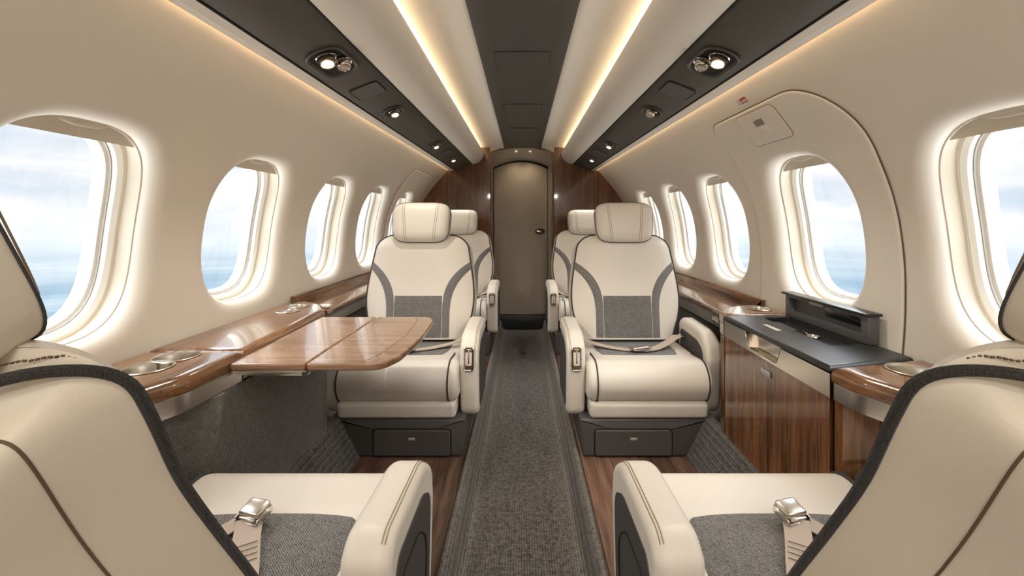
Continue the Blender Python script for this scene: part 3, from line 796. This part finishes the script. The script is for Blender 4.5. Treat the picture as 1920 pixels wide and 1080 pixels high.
# ------------------------------------------------------------------ passenger seats
def make_seat(loc, rz, side, label, recline, hs, arm_f, gus, belt, near=False):
    """side: local x sign of the aisle. recline in degrees, hs: back width factor, gus: rear shell outset"""
    e = empty('passenger_seat', loc, rz, label, 'seat', 'cream leather cabin seats')
    a = side
    # plinth
    mb = MB()
    def ring(y, i): return [(p[0], y, p[1]) for p in inset(rpoly([(a * (.25 if near else .285), .002, .012), (a * (.262 if near else .297), .166, .006), (-a * .262, .166, .006), (-a * .185, .002, .012)], 4), i)]
    mb.loft([ring(-.50, .01), ring(-.49, 0), ring(-.052, 0), ring(-.046, .004), ring(-.044, .010)])
    pl = mb.obj('plinth', 'charcoal', e, angle=40)
    dx0, dx1 = a * .232, -a * .098
    pol = rpoly([(dx0, .010, .010), (dx1, .010, .010), (dx1, .120, .014), (dx0, .120, .014)], 5)
    mb = MB(); ext(mb, pol, -.046, -.035, 0, .004, 'y'); d = mb.obj('drawer', 'charcoal', pl)
    mb = MB(); mb.tube([(x, -.0435, z) for x, z in inset(pol, -.003)], .0025, 5, closed=True); mb.obj('drawer_gap', 'void', pl)
    mb = MB(); mb.box(((dx0 + dx1) / 2, -.034, .084), (.030, .004, .011), .002); mb.obj('drawer_latch', 'grey', d)
    # cushion and skirt
    sk = rpoly([(-.47, .168, .01), (-.035, .168, .022), (-.022, .245, .02), (-.47, .25, .01)], 6)
    mb = MB(); ext(mb, sk, -.256, .256, .02, .02, 'x', 5); mb.obj('cushion_skirt', 'leather', e, angle=60)
    cu = rpoly([(-.50, .25, .03), (-.03, .243, .045), (.012, .33, .09), (-.045, .412, .085), (-.20, .398, .2), (-.50, .392, .03)], 8)
    mb = MB(); ext(mb, cu, -.268 + (.006 if near else 0), .268 - (.006 if near else 0), .028, .028, 'x', 6); cus = mb.obj('seat_cushion', 'leather', e, angle=60)
    def ztop(y):
        # height of the cushion's upper face at y
        best = None
        n = len(cu)
        for i in range(n):
            (y0, z0), (y1, z1) = cu[i], cu[(i + 1) % n]
            if min(y0, y1) - 1e-9 <= y <= max(y0, y1) + 1e-9 and abs(y1 - y0) > 1e-6:
                z = z0 + (z1 - z0) * (y - y0) / (y1 - y0)
                if best is None or z > best: best = z
        return best if best is not None else .39
    for xx in (a * .226, -a * .246):
        q = inset(cu, -.0015)
        k0 = max(range(len(q)), key=lambda i: -(q[i][1]) * 10 + q[i][0])
        pts = [(xx, y, z) for y, z in q if y > -.30 and z > .0]
        pts = [p for p in pts]
        seq = sorted([p for p in pts if True], key=lambda p: math.atan2(p[2] - .31, p[1] + .14))
        mb = MB(); mb.tube(seq, .0036, 6); mb.obj('cushion_piping', 'piping', cus)
    # fabric insert let into the cushion top
    mb = MB(); rows = []
    ys = [-(.19 if near else .172) - .28 * k / 12 for k in range(13)]
    for k, y in enumerate(ys):
        hw_ = .155 + .045 * min(1, k / 3) ** .5 if near else .17 + .02 * min(1, k / 4)
        r = []
        for j in range(13):
            x = lerp(-hw_, hw_, j / 12); r.append((x, y, ztop(y) + .0035 - .002 * (abs(x) / hw_) ** 4 - (.004 if k == 0 else 0)))
        rows.append(r)
    mb.grid(rows)
    mb.obj('seat_insert', 'fabric', cus)
    # armrests
    def armrest(sg, outer):
        yf = arm_f if not outer else (-.062 if near else arm_f - .03)
        zt = .520 if not outer else (.475 if near else .515)
        o = rpoly([(-.455, .155, .03), (yf - .035, .150, .05), (yf, min(.40, zt - .10), .10), (yf - .012, zt - .05, .05), (yf - .09, zt, .12), (-.42, zt + .008, .05), (-.455, zt - .02, .03)], 7)
        w0, w1 = (.268, .350) if not outer else (.276, .348)
        if near: w0, w1 = (.245, .325) if not outer else (.262, .304)
        mb = MB(); ext(mb, o, sg * w0, sg * w1, .022, .022, 'x', 6)
        ar = mb.obj('armrest', 'leather' if not (outer and near) else 'darkleather', e, angle=60)
        for face, nm in ((w1, 'side_panel'), (w0, 'inner_panel')):
            dirn = 1 if face == w1 else -1
            io = inset(o, .040)
            io = rpoly([(-.42, .175, .02), (yf - .075, .175, .04), (yf - .050, .40, .10), (yf - .062, .435, .05), (yf - .12, zt - .052, .09), (-.42, zt - .045, .03)], 7)
            mb = MB(); ext(mb, io, sg * face - sg * dirn * .004, sg * face + sg * dirn * .0022, 0 if sg * dirn > 0 else .0015, .0015 if sg * dirn > 0 else 0, 'x')
            p = mb.obj(nm, 'insetpanel', ar)
            if near and dirn > 0:
                i2 = inset(io, .034); i2 = rpoly([(-.40, .195, .02), (yf - .115, .195, .03), (yf - .095, .37, .08), (yf - .16, zt - .10, .08), (-.40, zt - .09, .03)], 6)
                mb = MB(); mb.tube([(sg * (face + .0025), y, z) for y, z in i2], .0022, 5, closed=True); mb.obj('panel_groove', 'void', p)
        # twin seams along the top
        for xs in ((w1 - .012), (w1 - .017)):
            q = inset(o, -.0002)
            pts = [(sg * xs, y, z) for y, z in inset(o, .022 * (1 - sin(math.acos(max(0, min(1, (xs - (w1 - .022)) / .022))))) - .0006) if z > .30 and y > -.44]
            seq = sorted(pts, key=lambda p: -math.atan2(p[2] - .2, p[1] + .3))
            mb = MB(); mb.tube(seq, .0009, 5); mb.obj('seam', 'seam', ar)
        if not outer:
            xm = sg * (w0 + w1) / 2 + sg * 0.0
            yb_ = yf - .008
            bz = rpoly([(xm - .022, .365, .012), (xm + .022, .365, .012), (xm + .022, .468, .012), (xm - .022, .468, .012)], 6)
            T = Matrix.Translation(Vector((0, yb_, .41))) @ Matrix.Rotation(math.radians(7), 4, 'X') @ Matrix.Translation(Vector((0, 0, -.41)))
            mb = MB()
            rows = [[(p[0], yy, p[1]) for p in inset(bz, i)] for i, yy in ((0, -.02), (0, .008), (.003, .011), (.007, .009), (.008, .002))]
            mb.grid(rows, cv=True); bz_ = mb.xf(T).obj('control_bezel', 'chrome', ar)
            mb = MB(); ext(mb, inset(bz, .007), -.02, .0045, 0, 0, 'y'); mb.xf(T).obj('control_recess', 'darkchrome', bz_)
            mb = MB(); mb.box((xm, .006, .425), (.006, .006, .062), .002); mb.box((xm, .009, .392), (.026, .010, .007), .003); mb.box((xm, .007, .457), (.024, .006, .006), .002); mb.xf(T).obj('control_lever', 'steel', bz_)
        return ar
    armrest(a, False); armrest(-a, True)
    # backrest surface
    rc = math.radians(recline); E = Vector((0, -sin(rc), cos(rc))); Nn = Vector((0, cos(rc), sin(rc)))
    O = Vector((0, -.47 if near else -.43, .405))
    Hb = .562 if near else .548
    OX = .035 if near else 0
    O.x = -a * OX
    def hw(w):
        k = [(-.1, .192), (0, .185), (.09, .183), (.174, .178), (.28, .165), (.373, .157), (.466, .163), (.51, .164), (.562, .162), (.62, .158)] if near else [(-.05, .222), (0, .235), (.05, .250), (.12, .274), (.20, .285), (.28, .282), (.36, .271), (.44, .258), (.50, .248), (.548, .238), (.60, .228)]
        w = max(0, min(Hb, w))
        for i in range(1, len(k) - 2):
            if w <= k[i + 1][0]: break
        h = k[i + 1][0] - k[i][0]; t = (w - k[i][0]) / h
        m0 = (k[i + 1][1] - k[i - 1][1]) / (k[i + 1][0] - k[i - 1][0]) * h; m1 = (k[i + 2][1] - k[i][1]) / (k[i + 2][0] - k[i][0]) * h
        v = (2 * t**3 - 3 * t**2 + 1) * k[i][1] + (t**3 - 2 * t**2 + t) * m0 + (-2 * t**3 + 3 * t**2) * k[i + 1][1] + (t**3 - t**2) * m1
        rr = .062 if near else .075
        if w > Hb - rr:
            q = (w - (Hb - rr)) / rr; v -= rr * 1.1 * (1 - math.sqrt(max(0, 1 - q * q)))
        return v + OX
    crown = .050
    def nf(u, w):
        h = hw(w); q = min(1, abs(u) / max(.02, h))
        f = 1 - q ** 3.2
        g = min(1, max(0, (Hb - w) / .07)); g = math.sqrt(1 - (1 - g) ** 2)
        return crown * f * g - .012 * math.exp(-(u / (.13 * hs)) ** 2) * (1 if w < .3 else max(0, 1 - (w - .3) / .15))
    def F(u, w, d=0.):
        return O + Vector((u, 0, 0)) + E * w + Nn * (nf(u, w) + d)
    RR = .062 if near else .075
    WS = [(Hb - RR) * k / 24 for k in range(24)] + [Hb - RR * (1 - sin(t * PI / 2 / 12)) for t in range(13)]
    WS = sorted(set(round(x, 5) for x in WS))
    rows = [[F(hw(w) * q, w) for q in [-1 + 2 * j / 28 for j in range(29)]] for w in WS]
    # perimeter front -> gusset -> rear shell, closed body
    def perim(out, n):
        top = [(t, Hb) for t in (-.9, -.6, -.3, 0, .3, .6, .9)]
        ow = lambda w: out * (1 + (.9 if near else 0) * (1 - w / Hb))
        L_ = [(-max(.032, hw(w) + ow(w)), w) for w in WS]; R_ = [(max(.032, hw(w) + ow(w)), w) for w in WS[::-1]]
        L_ = [(u, min(w, Hb + out)) for u, w in L_]; R_ = [(u, min(w, Hb + out)) for u, w in R_]
        T_ = [(max(.03, hw(Hb) + out * .8) * t, Hb + out) for t, _ in top]
        P_ = L_ + T_ + R_
        if near and n < -.03:
            for _ in range(14):
                P_ = [P_[0]] + [((P_[i - 1][0] + 2 * P_[i][0] + P_[i + 1][0]) / 4, (P_[i - 1][1] + 2 * P_[i][1] + P_[i + 1][1]) / 4) for i in range(1, len(P_) - 1)] + [P_[-1]]
        return [O + Vector((u, 0, 0)) + E * w + Nn * n for u, w in P_]
    mb = MB(); mb.grid(rows); 
    bk = mb.obj('backrest_cushion', 'leather', e, angle=70)
    mb = MB()
    g1 = gus
    rg = [perim(-.001, .0005), perim(g1 * .5 - .002, -.020), perim(g1, -.055), perim(g1 - .006, -.085), perim(g1 - .030, -.108), perim(g1 - .075 * hs, -.122)]
    mb.loft(rg); shl = mb.obj('backrest_shell', 'shell', e, angle=60)
    per = perim(0, 0)
    if near:
        # the welt leaves the front edge at the shoulders and crosses behind the top
        per = []
        ss = lambda t: t * t * (3 - 2 * t)
        for u, w in [(-hw(w), w) for w in WS] + [(hw(Hb) * t, Hb) for t in (-.9, -.6, -.3, 0, .3, .6, .9)] + [(hw(w), w) for w in WS[::-1]]:
            k = ss(min(1, max(0, (w - Hb + .05) / .05))) * ss(min(1, max(0, 1 - (abs(u) - .05) / .19)))
            per.append(O + Vector((u, 0, 0)) + E * (w - .016 * k) + Nn * (-.042 * k))
    mb = MB(); mb.tube(per, .0055 if near else .0045, 8); mb.obj('piping', 'pipefab' if near else 'piping', bk)
    q = perim(g1 + .001, -.055) if near else perim(g1 - .0045, -.085)
    mb = MB(); mb.tube(q, .0013 if near else .0022, 6); mb.obj('shell_seam', 'stitch' if near else 'piping', shl)
    if near:
        # stitching on the shoulder, seen over the top of the back
        st = []
        for k2 in range(81):
            u = lerp(-1, 1, k2 / 80) * (hw(Hb) + .035)
            w = Hb
            while hw(w) < abs(u) and w > Hb - .06: w -= .002
            k = ss(min(1, max(0, (w - Hb + .05) / .05))) * ss(min(1, max(0, 1 - (abs(u) - .05) / .19)))
            st.append(O + Vector((u, 0, 0)) + E * (w + .0004 - .0085 * k) + Nn * (-.042 * k + .016 * min(1, k * 2.5)))
        mb = MB()
        for k in range(0, 80, 1):
            mb.tube([st[k].lerp(st[k + 1], .0), st[k].lerp(st[k + 1], .6)], .0012, 5)
        mb.obj('shoulder_stitching', 'stitch', bk)
    # charcoal bands and centre panel on the front face
    def strip(inner, outer, d, nm, mat):
        mb = MB(); rows = []
        for p, q_ in zip(inner, outer):
            r = []
            for j in range(5):
                t = j / 4; u = lerp(p.x, q_.x, t); w = lerp(p.y, q_.y, t)
                h = hw(w); u = max(-h, min(h, u)); r.append(F(u, w, d - (.003 if j in (0, 4) else 0)))
            rows.append(r)
        mb.grid(rows); return mb.obj(nm, mat, bk)
    for sg in (-1, 1):
        H = hw(.395)
        inn = bez([(H, .405), (.205 * hs, .365), (.135 * hs, .30), (.128 * hs, .20)], 18) + [Vector((.126 * hs, .20 - .19 * k / 8)) for k in range(1, 9)]
        ou = bez([(H * 1.01, .365), (.235 * hs, .335), (.172 * hs, .27), (.167 * hs, .17)], 18) + [Vector((.165 * hs, .17 - .16 * k / 8)) for k in range(1, 9)]
        strip([Vector((sg * p.x, p.y)) for p in inn], [Vector((sg * p.x, p.y)) for p in ou], .0035, 'charcoal_band', 'band')
    cw = .124 * hs
    mb = MB(); rows = []
    for k in range(13):
        w = lerp(.010, .222, k / 12)
        rows.append([F(lerp(-cw, cw, j / 12), w, .0038 - (.003 if k == 12 or j in (0, 12) else 0)) for j in range(13)])
    mb.grid(rows); mb.obj('lumbar_panel', 'fabric', bk)
    # headrest
    hc = O + E * (Hb + (.084 if near else .062)) + Nn * (0 if near else .030)
    hwid, hhei = (.132, .102) if near else (.152, .108)
    def hr(sc_u, sc_w, n, ins=0.):
        if near and n > .022: n = .022 + (n - .022) * .3
        if near and n < 0: sc_u *= .96
        out = []
        for k in range(112):
            t = 2 * PI * k / 112; c, s_ = cos(t), sin(t); ee = 4.6
            r = (abs(c) ** ee + abs(s_) ** ee) ** (-1 / ee)
            u, w = r * c * hwid * sc_u, r * s_ * hhei * sc_w
            u *= 1 + .04 * (w / hhei)
            out.append(hc + Vector((u, 0, 0)) + E * w + Nn * n)
        return out
    mb = MB(); mb.loft([hr(.1, .1, .062), hr(.5, .5, .061), hr(.75, .75, .058), hr(.90, .88, .050), hr(.97, .96, .040), hr(1, 1, .026), hr(1, 1, .022)], cap=True)
    hd = mb.obj('headrest', 'leather', e, angle=70)
    mb = MB(); mb.loft([hr(.995, .995, .022), hr(1.01, 1.0, -.01), hr(1.0, .99, -.030), hr(.93, .93, -.048), hr(.6, .6, -.056), hr(.1, .1, -.058)]); mb.obj('headrest_back', 'shell', hd, angle=70)
    mb = MB(); mb.tube(hr(1.003, 1.003, .023), .0013 if near else .003, 8, closed=True); mb.obj('headrest_piping', 'piping', hd)
    for sg in (-1, 1):
        for off in (0, .010):
            pts = []
            for k in range(15):
                w = lerp(-.93, .93, k / 14) * hhei
                u = sg * (.088 - off + .010 * (w / hhei))
                r = max(abs(u) / hwid, abs(w) / hhei)
                ee = 4.6; r = ((abs(u) / hwid) ** ee + (abs(w) / hhei) ** ee) ** (1 / ee)
                tab = [(0, .0622), (.5, .061), (.75, .058), (.89, .050), (.965, .040), (1, .026)]
                for i in range(5):
                    if r <= tab[i + 1][0]: break
                tt = max(0, min(1, (r - tab[i][0]) / (tab[i + 1][0] - tab[i][0])))
                n = lerp(tab[i][1], tab[i + 1][1], tt)
                pts.append(hc + Vector((u, 0, 0)) + E * w + Nn * (n + .0004))
            mb = MB(); mb.tube(pts, .0011, 5); mb.obj('headrest_seam', 'seam', hd)
    if not near:
        # faint embossed wing mark on the headrest
        pts = [hc + Vector((lerp(-.035, .035, k / 16), 0, 0)) + E * (.012 + .004 * sin(k / 16 * 2 * PI) + .004 * (k / 16)) + Nn * .0612 for k in range(17)]
        mb = MB(); mb.tube(pts, [.0004 + .0006 * sin(PI * k / 16) for k in range(17)], 5); mb.obj('embossed_mark', 'shade', hd)
    # seat belt
    def ribbon(pts, w=.046, th=.0022, wv=None):
        mb = MB(); pts = [Vector(p) for p in pts]; rows = []
        fine = []
        for i in range(len(pts) - 1):
            p0, p1, p2, p3 = pts[max(0, i - 1)], pts[i], pts[i + 1], pts[min(len(pts) - 1, i + 2)]
            for k in range(6):
                t = k / 6; fine.append(.5 * ((2 * p1) + (p2 - p0) * t + (2 * p0 - 5 * p1 + 4 * p2 - p3) * t * t + (3 * p1 - p0 - 3 * p2 + p3) * t ** 3))
        fine.append(pts[-1])
        for i, p in enumerate(fine):
            t = (fine[min(i + 1, len(fine) - 1)] - fine[max(0, i - 1)]).normalized()
            wd = (wv[0].lerp(wv[1], i / (len(fine) - 1)) if wv else t.cross(Vector((0, 0, 1))))
            wd = (wd - t * wd.dot(t)).normalized(); nn = wd.cross(t).normalized()
            rows.append([p + wd * w / 2 + nn * th / 2, p - wd * w / 2 + nn * th / 2, p - wd * w / 2 - nn * th / 2, p + wd * w / 2 - nn * th / 2])
        return mb.loft(rows)
    zb = ztop(-.2) + .006
    if belt == 'near':
        bx, by = -a * .018, -.228
        T = Matrix.Translation(Vector((bx, by, zb + .026))) @ Matrix.Rotation(a * math.radians(-14), 4, 'Z') @ Matrix.Rotation(math.radians(16), 4, 'X') @ Matrix.Diagonal(Vector((.84, .72, 1.0, 1)))
        p0 = [T @ Vector((0, -.020, -.004)), Vector((bx + a * .020, by - .06, zb + .006)), Vector((bx + a * .055, by - .12, zb + .003)), Vector((bx + a * .10, by - .20, zb + .006)), Vector((bx + a * .15, by - .25, zb + .004))]
        bl = ribbon(p0, .047).obj('seat_belt', 'belt', e)
        p0 = [T @ Vector((-a * .006, .008, -.010)), Vector((bx - a * .050, by - .035, zb + .004)), Vector((bx - a * .10, by - .085, zb + .004)), Vector((bx - a * .17, by - .14, zb + .012)), Vector((bx - a * .23, by - .22, zb + .02))]
        ribbon(p0, .040).obj('belt_strap', 'belt', bl)
        mb = MB(); mb.box((0, 0, .002), (.058, .052, .020), .007, 4); mb.box((0, -.026, -.003), (.048, .012, .012), .003); bu = mb.xf(T).obj('buckle', 'steel', bl)
        mb = MB()
        for x in (-.031, .031): mb.box((x, -.006, -.004), (.004, .056, .014), .0015)
        mb.box((0, -.036, -.006), (.062, .004, .008), .0015); mb.xf(T).obj('buckle_frame', 'chrome', bu)
        # sewn lines across the strap
        mb = MB()
        q0 = Vector((bx + a * .026, by - .070, zb + .0085)); d_ = (Vector((bx + a * .055, by - .12, zb + .0050)) - q0)
        wv = d_.cross(Vector((0, 0, 1))).normalized()
        for k in range(4):
            c_ = q0 + d_ * (k / 4); mb.tube([c_ - wv * .019, c_ + wv * .019], .0008, 5)
        mb.obj('sewn_lines', 'stitch', bl)
    else:
        zz = ztop(-.25) + .006
        p = [(a * .258, -.36, zz + .045), (a * .225, -.33, zz + .022), (a * .15, -.29, zz + .008), (a * .05, -.24, zz + .004), (-a * .03, -.215, zz + .010)]
        bl = ribbon(p, .040).obj('seat_belt', 'belt', e)
        p = [(-a * .02, -.21, zz + .010), (-a * .09, -.245, zz + .008), (-a * .16, -.29, zz + .022), (-a * .22, -.33, zz + .042), (-a * .256, -.37, zz + .036)]
        ribbon(p, .044).obj('belt_strap', 'belt', bl)
        T = Matrix.Translation(Vector((-a * .005, -.215, zz + .016))) @ Matrix.Rotation(a * math.radians(18), 4, 'Z') @ Matrix.Rotation(math.radians(14), 4, 'X')
        mb = MB(); mb.box((0, 0, 0), (.082, .050, .018), .006, 3); mb.box((-a * .045, 0, -.003), (.016, .044, .008), .002); mb.xf(T).obj('buckle', 'steel', bl)
        mb = MB(); mb.box((a * .258, -.36, zz + .045), (.016, .034, .030), .006); mb.box((-a * .256, -.37, zz + .034), (.016, .03, .024), .005); mb.obj('belt_anchor', 'chrome', bl)
    return e

FACE = dict(recline=11, hs=1.0, arm_f=-.06, gus=.010, belt='far')
NEAR = dict(recline=26.5, hs=.74, arm_f=-.115, gus=-.050, belt='near', near=True)
make_seat((-.528, 1.10, 0), 0, 1, 'near left cream seat turned away, with an upright buckle on its cushion', **NEAR)
make_seat((.528, 1.10, 0), 0, -1, 'near right cream seat turned away, its back toward the camera', **NEAR)
make_seat((-.545, 1.80, 0), PI, -1, 'cream and charcoal seat facing the camera behind the folding walnut table', **FACE)
make_seat((.545, 1.80, 0), PI, 1, 'cream and charcoal seat facing the camera beside the black-topped credenza', **FACE)
make_seat((-.545, 3.20, 0), PI, -1, 'rear left seat by the bulkhead, half hidden behind the seat at the table', **FACE)
make_seat((.545, 3.20, 0), PI, 1, 'rear right seat by the bulkhead, half hidden behind the seat beside the credenza', **FACE)

# ------------------------------------------------------------------ rear bulkhead with door, front closing wall
DX0, DX1 = -.310, .298
def archz(x, zc, zs): 
    t = (x - (DX0 + DX1) / 2) / ((DX1 - DX0) / 2); return zc - (zc - zs) * t * t
mb = MB()
for s in (-1, 1):
    xin = -DX0 if s < 0 else DX1
    zs = [-1.12 + (.60 + 1.12) * k / 40 for k in range(41)]
    outer = [(s * (wallX(z, Y1) + .004), z) for z in zs]
    top = [(s * .60, .68), (s * .50, .72), (s * .40, .76), (s * xin, .78)]
    poly = outer + top + [(s * xin, -1.12)]
    n = len(poly)
    mb.loft([[(x, y, z + CAMZ) for x, z in poly] for y in (Y1, Y1 + .05)])
tag(mb.obj('wall_back', 'wood_b', smooth=False), kind='structure')
# rounded wood posts at the doorway
mb = MB()
for x in (DX0 - .008, DX1 + .008): mb.tube([(x, Y1 - .002, -.08), (x, Y1 - .002, CAMZ + .70)], .011, 12)
tr += 1; tag(mb.obj('trim_%d' % tr, 'wood_b'), kind='structure')
# domed soffit and jambs between the bulkhead and the door
YD = 4.52
mb = MB(); rows = []
for k in range(9):
    t = k / 8; y = lerp(Y1 + .002, YD + (.05 if k == 8 else 0), t)
    zc = lerp(.755, .640, t ** 1.6) if k else .755; zs = lerp(.700, .555, t ** 1.6)
    r = [(DX0 - .002, y, -.10)] + [(lerp(DX0 - .002, DX1 + .002, j / 20), y, CAMZ + archz(lerp(DX0, DX1, j / 20), zc, zs)) for j in range(21)] + [(DX1 + .002, y, -.10)]
    rows.append(r)
mb.grid(rows)
tr += 1; so = tag(mb.obj('trim_%d' % tr, 'taupe2', angle=50), kind='structure')
mb = MB(); rr = [(lerp(DX0 - .02, DX1 + .02, j / 20), CAMZ + archz(lerp(DX0, DX1, j / 20), .757, .700)) for j in range(21)]
mb.loft([[(x, y, z) for x, z in rr] + [(x, y, z + .06) for x, z in rr[::-1]] for y in (Y1 - .004, Y1 + .006)]); mb.obj('arch_header', 'taupe2', so)
for x, w_ in ((-.068, 'left'), (.078, 'right')):
    z = CAMZ + archz(x, .725, .668)
    f = empty('soffit_downlight', (x, Y1 + .095, z), 0, 'small %s downlight in the arched soffit above the rear door' % w_, 'downlight', 'downlights above the rear door')
    mb = MB(); mb.lathe([(.026, .0), (.026, -.006), (.019, -.007), (.018, 0)], (0, 0, 0), (0, -.25, 1), 24); mb.obj('rim', 'chrome', f)
    mb = MB(); mb.lathe([(0, -.005), (.018, -.004)], (0, 0, 0), (0, -.25, 1), 24); mb.obj('lens', 'lamp', f)
    ld = bpy.data.lights.new('door_lamp', 'SPOT'); ld.energy = 1.2; ld.color = (1, .82, .6); ld.spot_size = math.radians(110); ld.spot_blend = .9; ld.shadow_soft_size = .02
    lo = bpy.data.objects.new('door_lamp', ld); C.objects.link(lo); lo.location = (x, Y1 + .07, z - .02)
# the door
d = tag(empty('door_1', (0, YD, 0)), kind='structure')
xl, xr = -.304, .262
op = [(xl, -.005 + .045)] + [(xr, .045)] + [(x, CAMZ + .625 - .075 * ((x + .02) / .29) ** 2) for x in [lerp(xr, xl, k / 20) for k in range(21)]]
mb = MB(); ext(mb, op, -.012, .02, .003, 0, 'y'); mb.obj('door_leaf', 'taupe', d)
mb = MB(); mb.loft([[(x, y, z) for x, z in ((xr + .006, -.05), (.30, -.05), (.30, CAMZ + .60), (xr + .006, CAMZ + .57))] for y in (-.035, .02)]); mb.obj('door_frame', 'taupe2', d)
mb = MB(); mb.box((0, .030, .8), (.80, .02, 2.2), .002); mb.obj('dark_gap', 'void', d)
mb = MB(); mb.lathe([(.0, -.014), (.034, -.014), (.045, -.018), (.050, -.012), (.050, 0)], (0, 0, 0), (0, 1, 0), 28)
mb.xf(Matrix.Translation(Vector((.185, -.001, CAMZ - .108))) @ Matrix.Diagonal(Vector((1.05, 1, .62, 1)))); hd = mb.obj('handle_plate', 'black', d)
mb = MB(); mb.box((.172, -.026, CAMZ - .106), (.055, .018, .026), .008, 3); mb.obj('handle', 'chrome', hd)
mb = MB(); mb.box((-.02, -.012, .040), (.56, .006, .006), .001); mb.obj('door_sill_strip', 'steel', d)
# black step below the door
mb = MB(); mb.box((0, 4.43, -.03), (.60, .17, .13), .004); tag(mb.obj('door_step', 'black'), 'black step below the taupe rear door at the end of the aisle', 'step')
# closing wall behind the camera
mb = MB(); mb.box((0, Y0 - .02, .85), (2.3, .04, 2.1), .002); tag(mb.obj('wall_front', 'panel2'), kind='structure')

# ------------------------------------------------------------------ sky
wd = bpy.data.worlds.new('sky'); bpy.context.scene.world = wd
wd.use_nodes = True
N, L = wd.node_tree.nodes, wd.node_tree.links
bg = N['Background']
tc = N.new('ShaderNodeTexCoord'); sp = N.new('ShaderNodeSeparateXYZ'); L.new(tc.outputs['Generated'], sp.inputs[0])
def math_(op, a, b=None):
    n = N.new('ShaderNodeMath'); n.operation = op
    for i, v in enumerate((a, b)):
        if v is None: continue
        if isinstance(v, (int, float)): n.inputs[i].default_value = v
        else: L.new(v, n.inputs[i])
    return n.outputs[0]
h = math_('ADD', sp.outputs['Z'], .042)
def noise(zs, sc, det, dist=0.):
    mp = N.new('ShaderNodeMapping'); mp.inputs['Scale'].default_value = (1, 1, zs); L.new(tc.outputs['Generated'], mp.inputs['Vector'])
    n = N.new('ShaderNodeTexNoise'); n.inputs['Scale'].default_value = sc; n.inputs['Detail'].default_value = det; n.inputs['Distortion'].default_value = dist
    L.new(mp.outputs['Vector'], n.inputs['Vector']); return n.outputs['Fac']
def ramp(fac, els):
    r = N.new('ShaderNodeValToRGB'); e = r.color_ramp.elements
    e[0].position, e[0].color = els[0][0], (*els[0][1], 1); e[1].position, e[1].color = els[-1][0], (*els[-1][1], 1)
    for p, c in els[1:-1]: k = e.new(p); k.color = (*c, 1)
    L.new(fac, r.inputs[0]); return r.outputs[0]
def mix(f, a, b):
    m = N.new('ShaderNodeMixRGB'); L.new(f, m.inputs[0]); L.new(a, m.inputs[1]); L.new(b, m.inputs[2]); return m.outputs[0]
cloud = ramp(noise(4.5, 3.2, 9, .3), [(.36, (.62, .72, .84)), (.46, (.76, .81, .87)), (.55, (.94, .95, .97)), (.68, (1.06, 1.05, 1.04))])
sea = ramp(noise(26, 2.4, 9, .2), [(.38, (.36, .54, .70)), (.52, (.48, .66, .79)), (.60, (.62, .76, .85)), (.67, (.92, .95, .97))])
hz = ramp(math_('MULTIPLY', math_('ABSOLUTE', h), 12), [(0, (1, 1, 1)), (.9, (0, 0, 0))])
base = N.new('ShaderNodeMapRange'); base.inputs['From Min'].default_value = -.012; base.inputs['From Max'].default_value = .020; base.interpolation_type = 'SMOOTHSTEP'
L.new(h, base.inputs['Value'])
col = mix(base.outputs[0], sea, cloud)
hc_ = N.new('ShaderNodeRGB'); hc_.outputs[0].default_value = (.84, .91, .96, 1)
col = mix(math_('MULTIPLY', hz, .75), col, hc_.outputs[0])
up = N.new('ShaderNodeMapRange'); up.interpolation_type = 'SMOOTHSTEP'
up.inputs['From Min'].default_value = .20; up.inputs['From Max'].default_value = .62; up.inputs['To Min'].default_value = .56; up.inputs['To Max'].default_value = 4.4
L.new(sp.outputs['Z'], up.inputs['Value'])
# far below view, brightness added to light the ceiling; tint in deck
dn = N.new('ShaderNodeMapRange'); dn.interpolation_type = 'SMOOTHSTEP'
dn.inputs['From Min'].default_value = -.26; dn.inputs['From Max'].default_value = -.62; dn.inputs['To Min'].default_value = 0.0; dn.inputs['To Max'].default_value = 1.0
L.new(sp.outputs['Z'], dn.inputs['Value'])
low_fill = N.new('ShaderNodeRGB'); low_fill.outputs[0].default_value = (1, .99, .96, 1)
col = mix(dn.outputs[0], col, low_fill.outputs[0])
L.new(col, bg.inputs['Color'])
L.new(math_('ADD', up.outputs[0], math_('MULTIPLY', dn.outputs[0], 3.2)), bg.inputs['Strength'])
wd.cycles.sampling_method = 'MANUAL'; wd.cycles.sample_map_resolution = 512

# ------------------------------------------------------------------ camera and view
cd = bpy.data.cameras.new('camera'); cam = bpy.data.objects.new('camera', cd); C.objects.link(cam)
cam.location = (0, 0, CAMZ); cam.rotation_euler = (PI / 2, 0, 0)
cd.sensor_width = 36; cd.lens = 15.0; cd.shift_x = -20 / 1920; cd.shift_y = -125 / 1920; cd.clip_start = .01; cd.clip_end = 500
sc = bpy.context.scene; sc.camera = cam
sc.view_settings.view_transform = 'Standard'; sc.view_settings.look = 'None'; sc.view_settings.gamma = 1
sc.view_settings.use_curve_mapping = False; sc.view_settings.exposure = 1.04
sc.cycles.max_bounces = 10; sc.cycles.diffuse_bounces = 6; sc.cycles.glossy_bounces = 4; sc.cycles.transparent_max_bounces = 16
sc.cycles.sample_clamp_indirect = 6; sc.cycles.caustics_reflective = False; sc.cycles.caustics_refractive = False
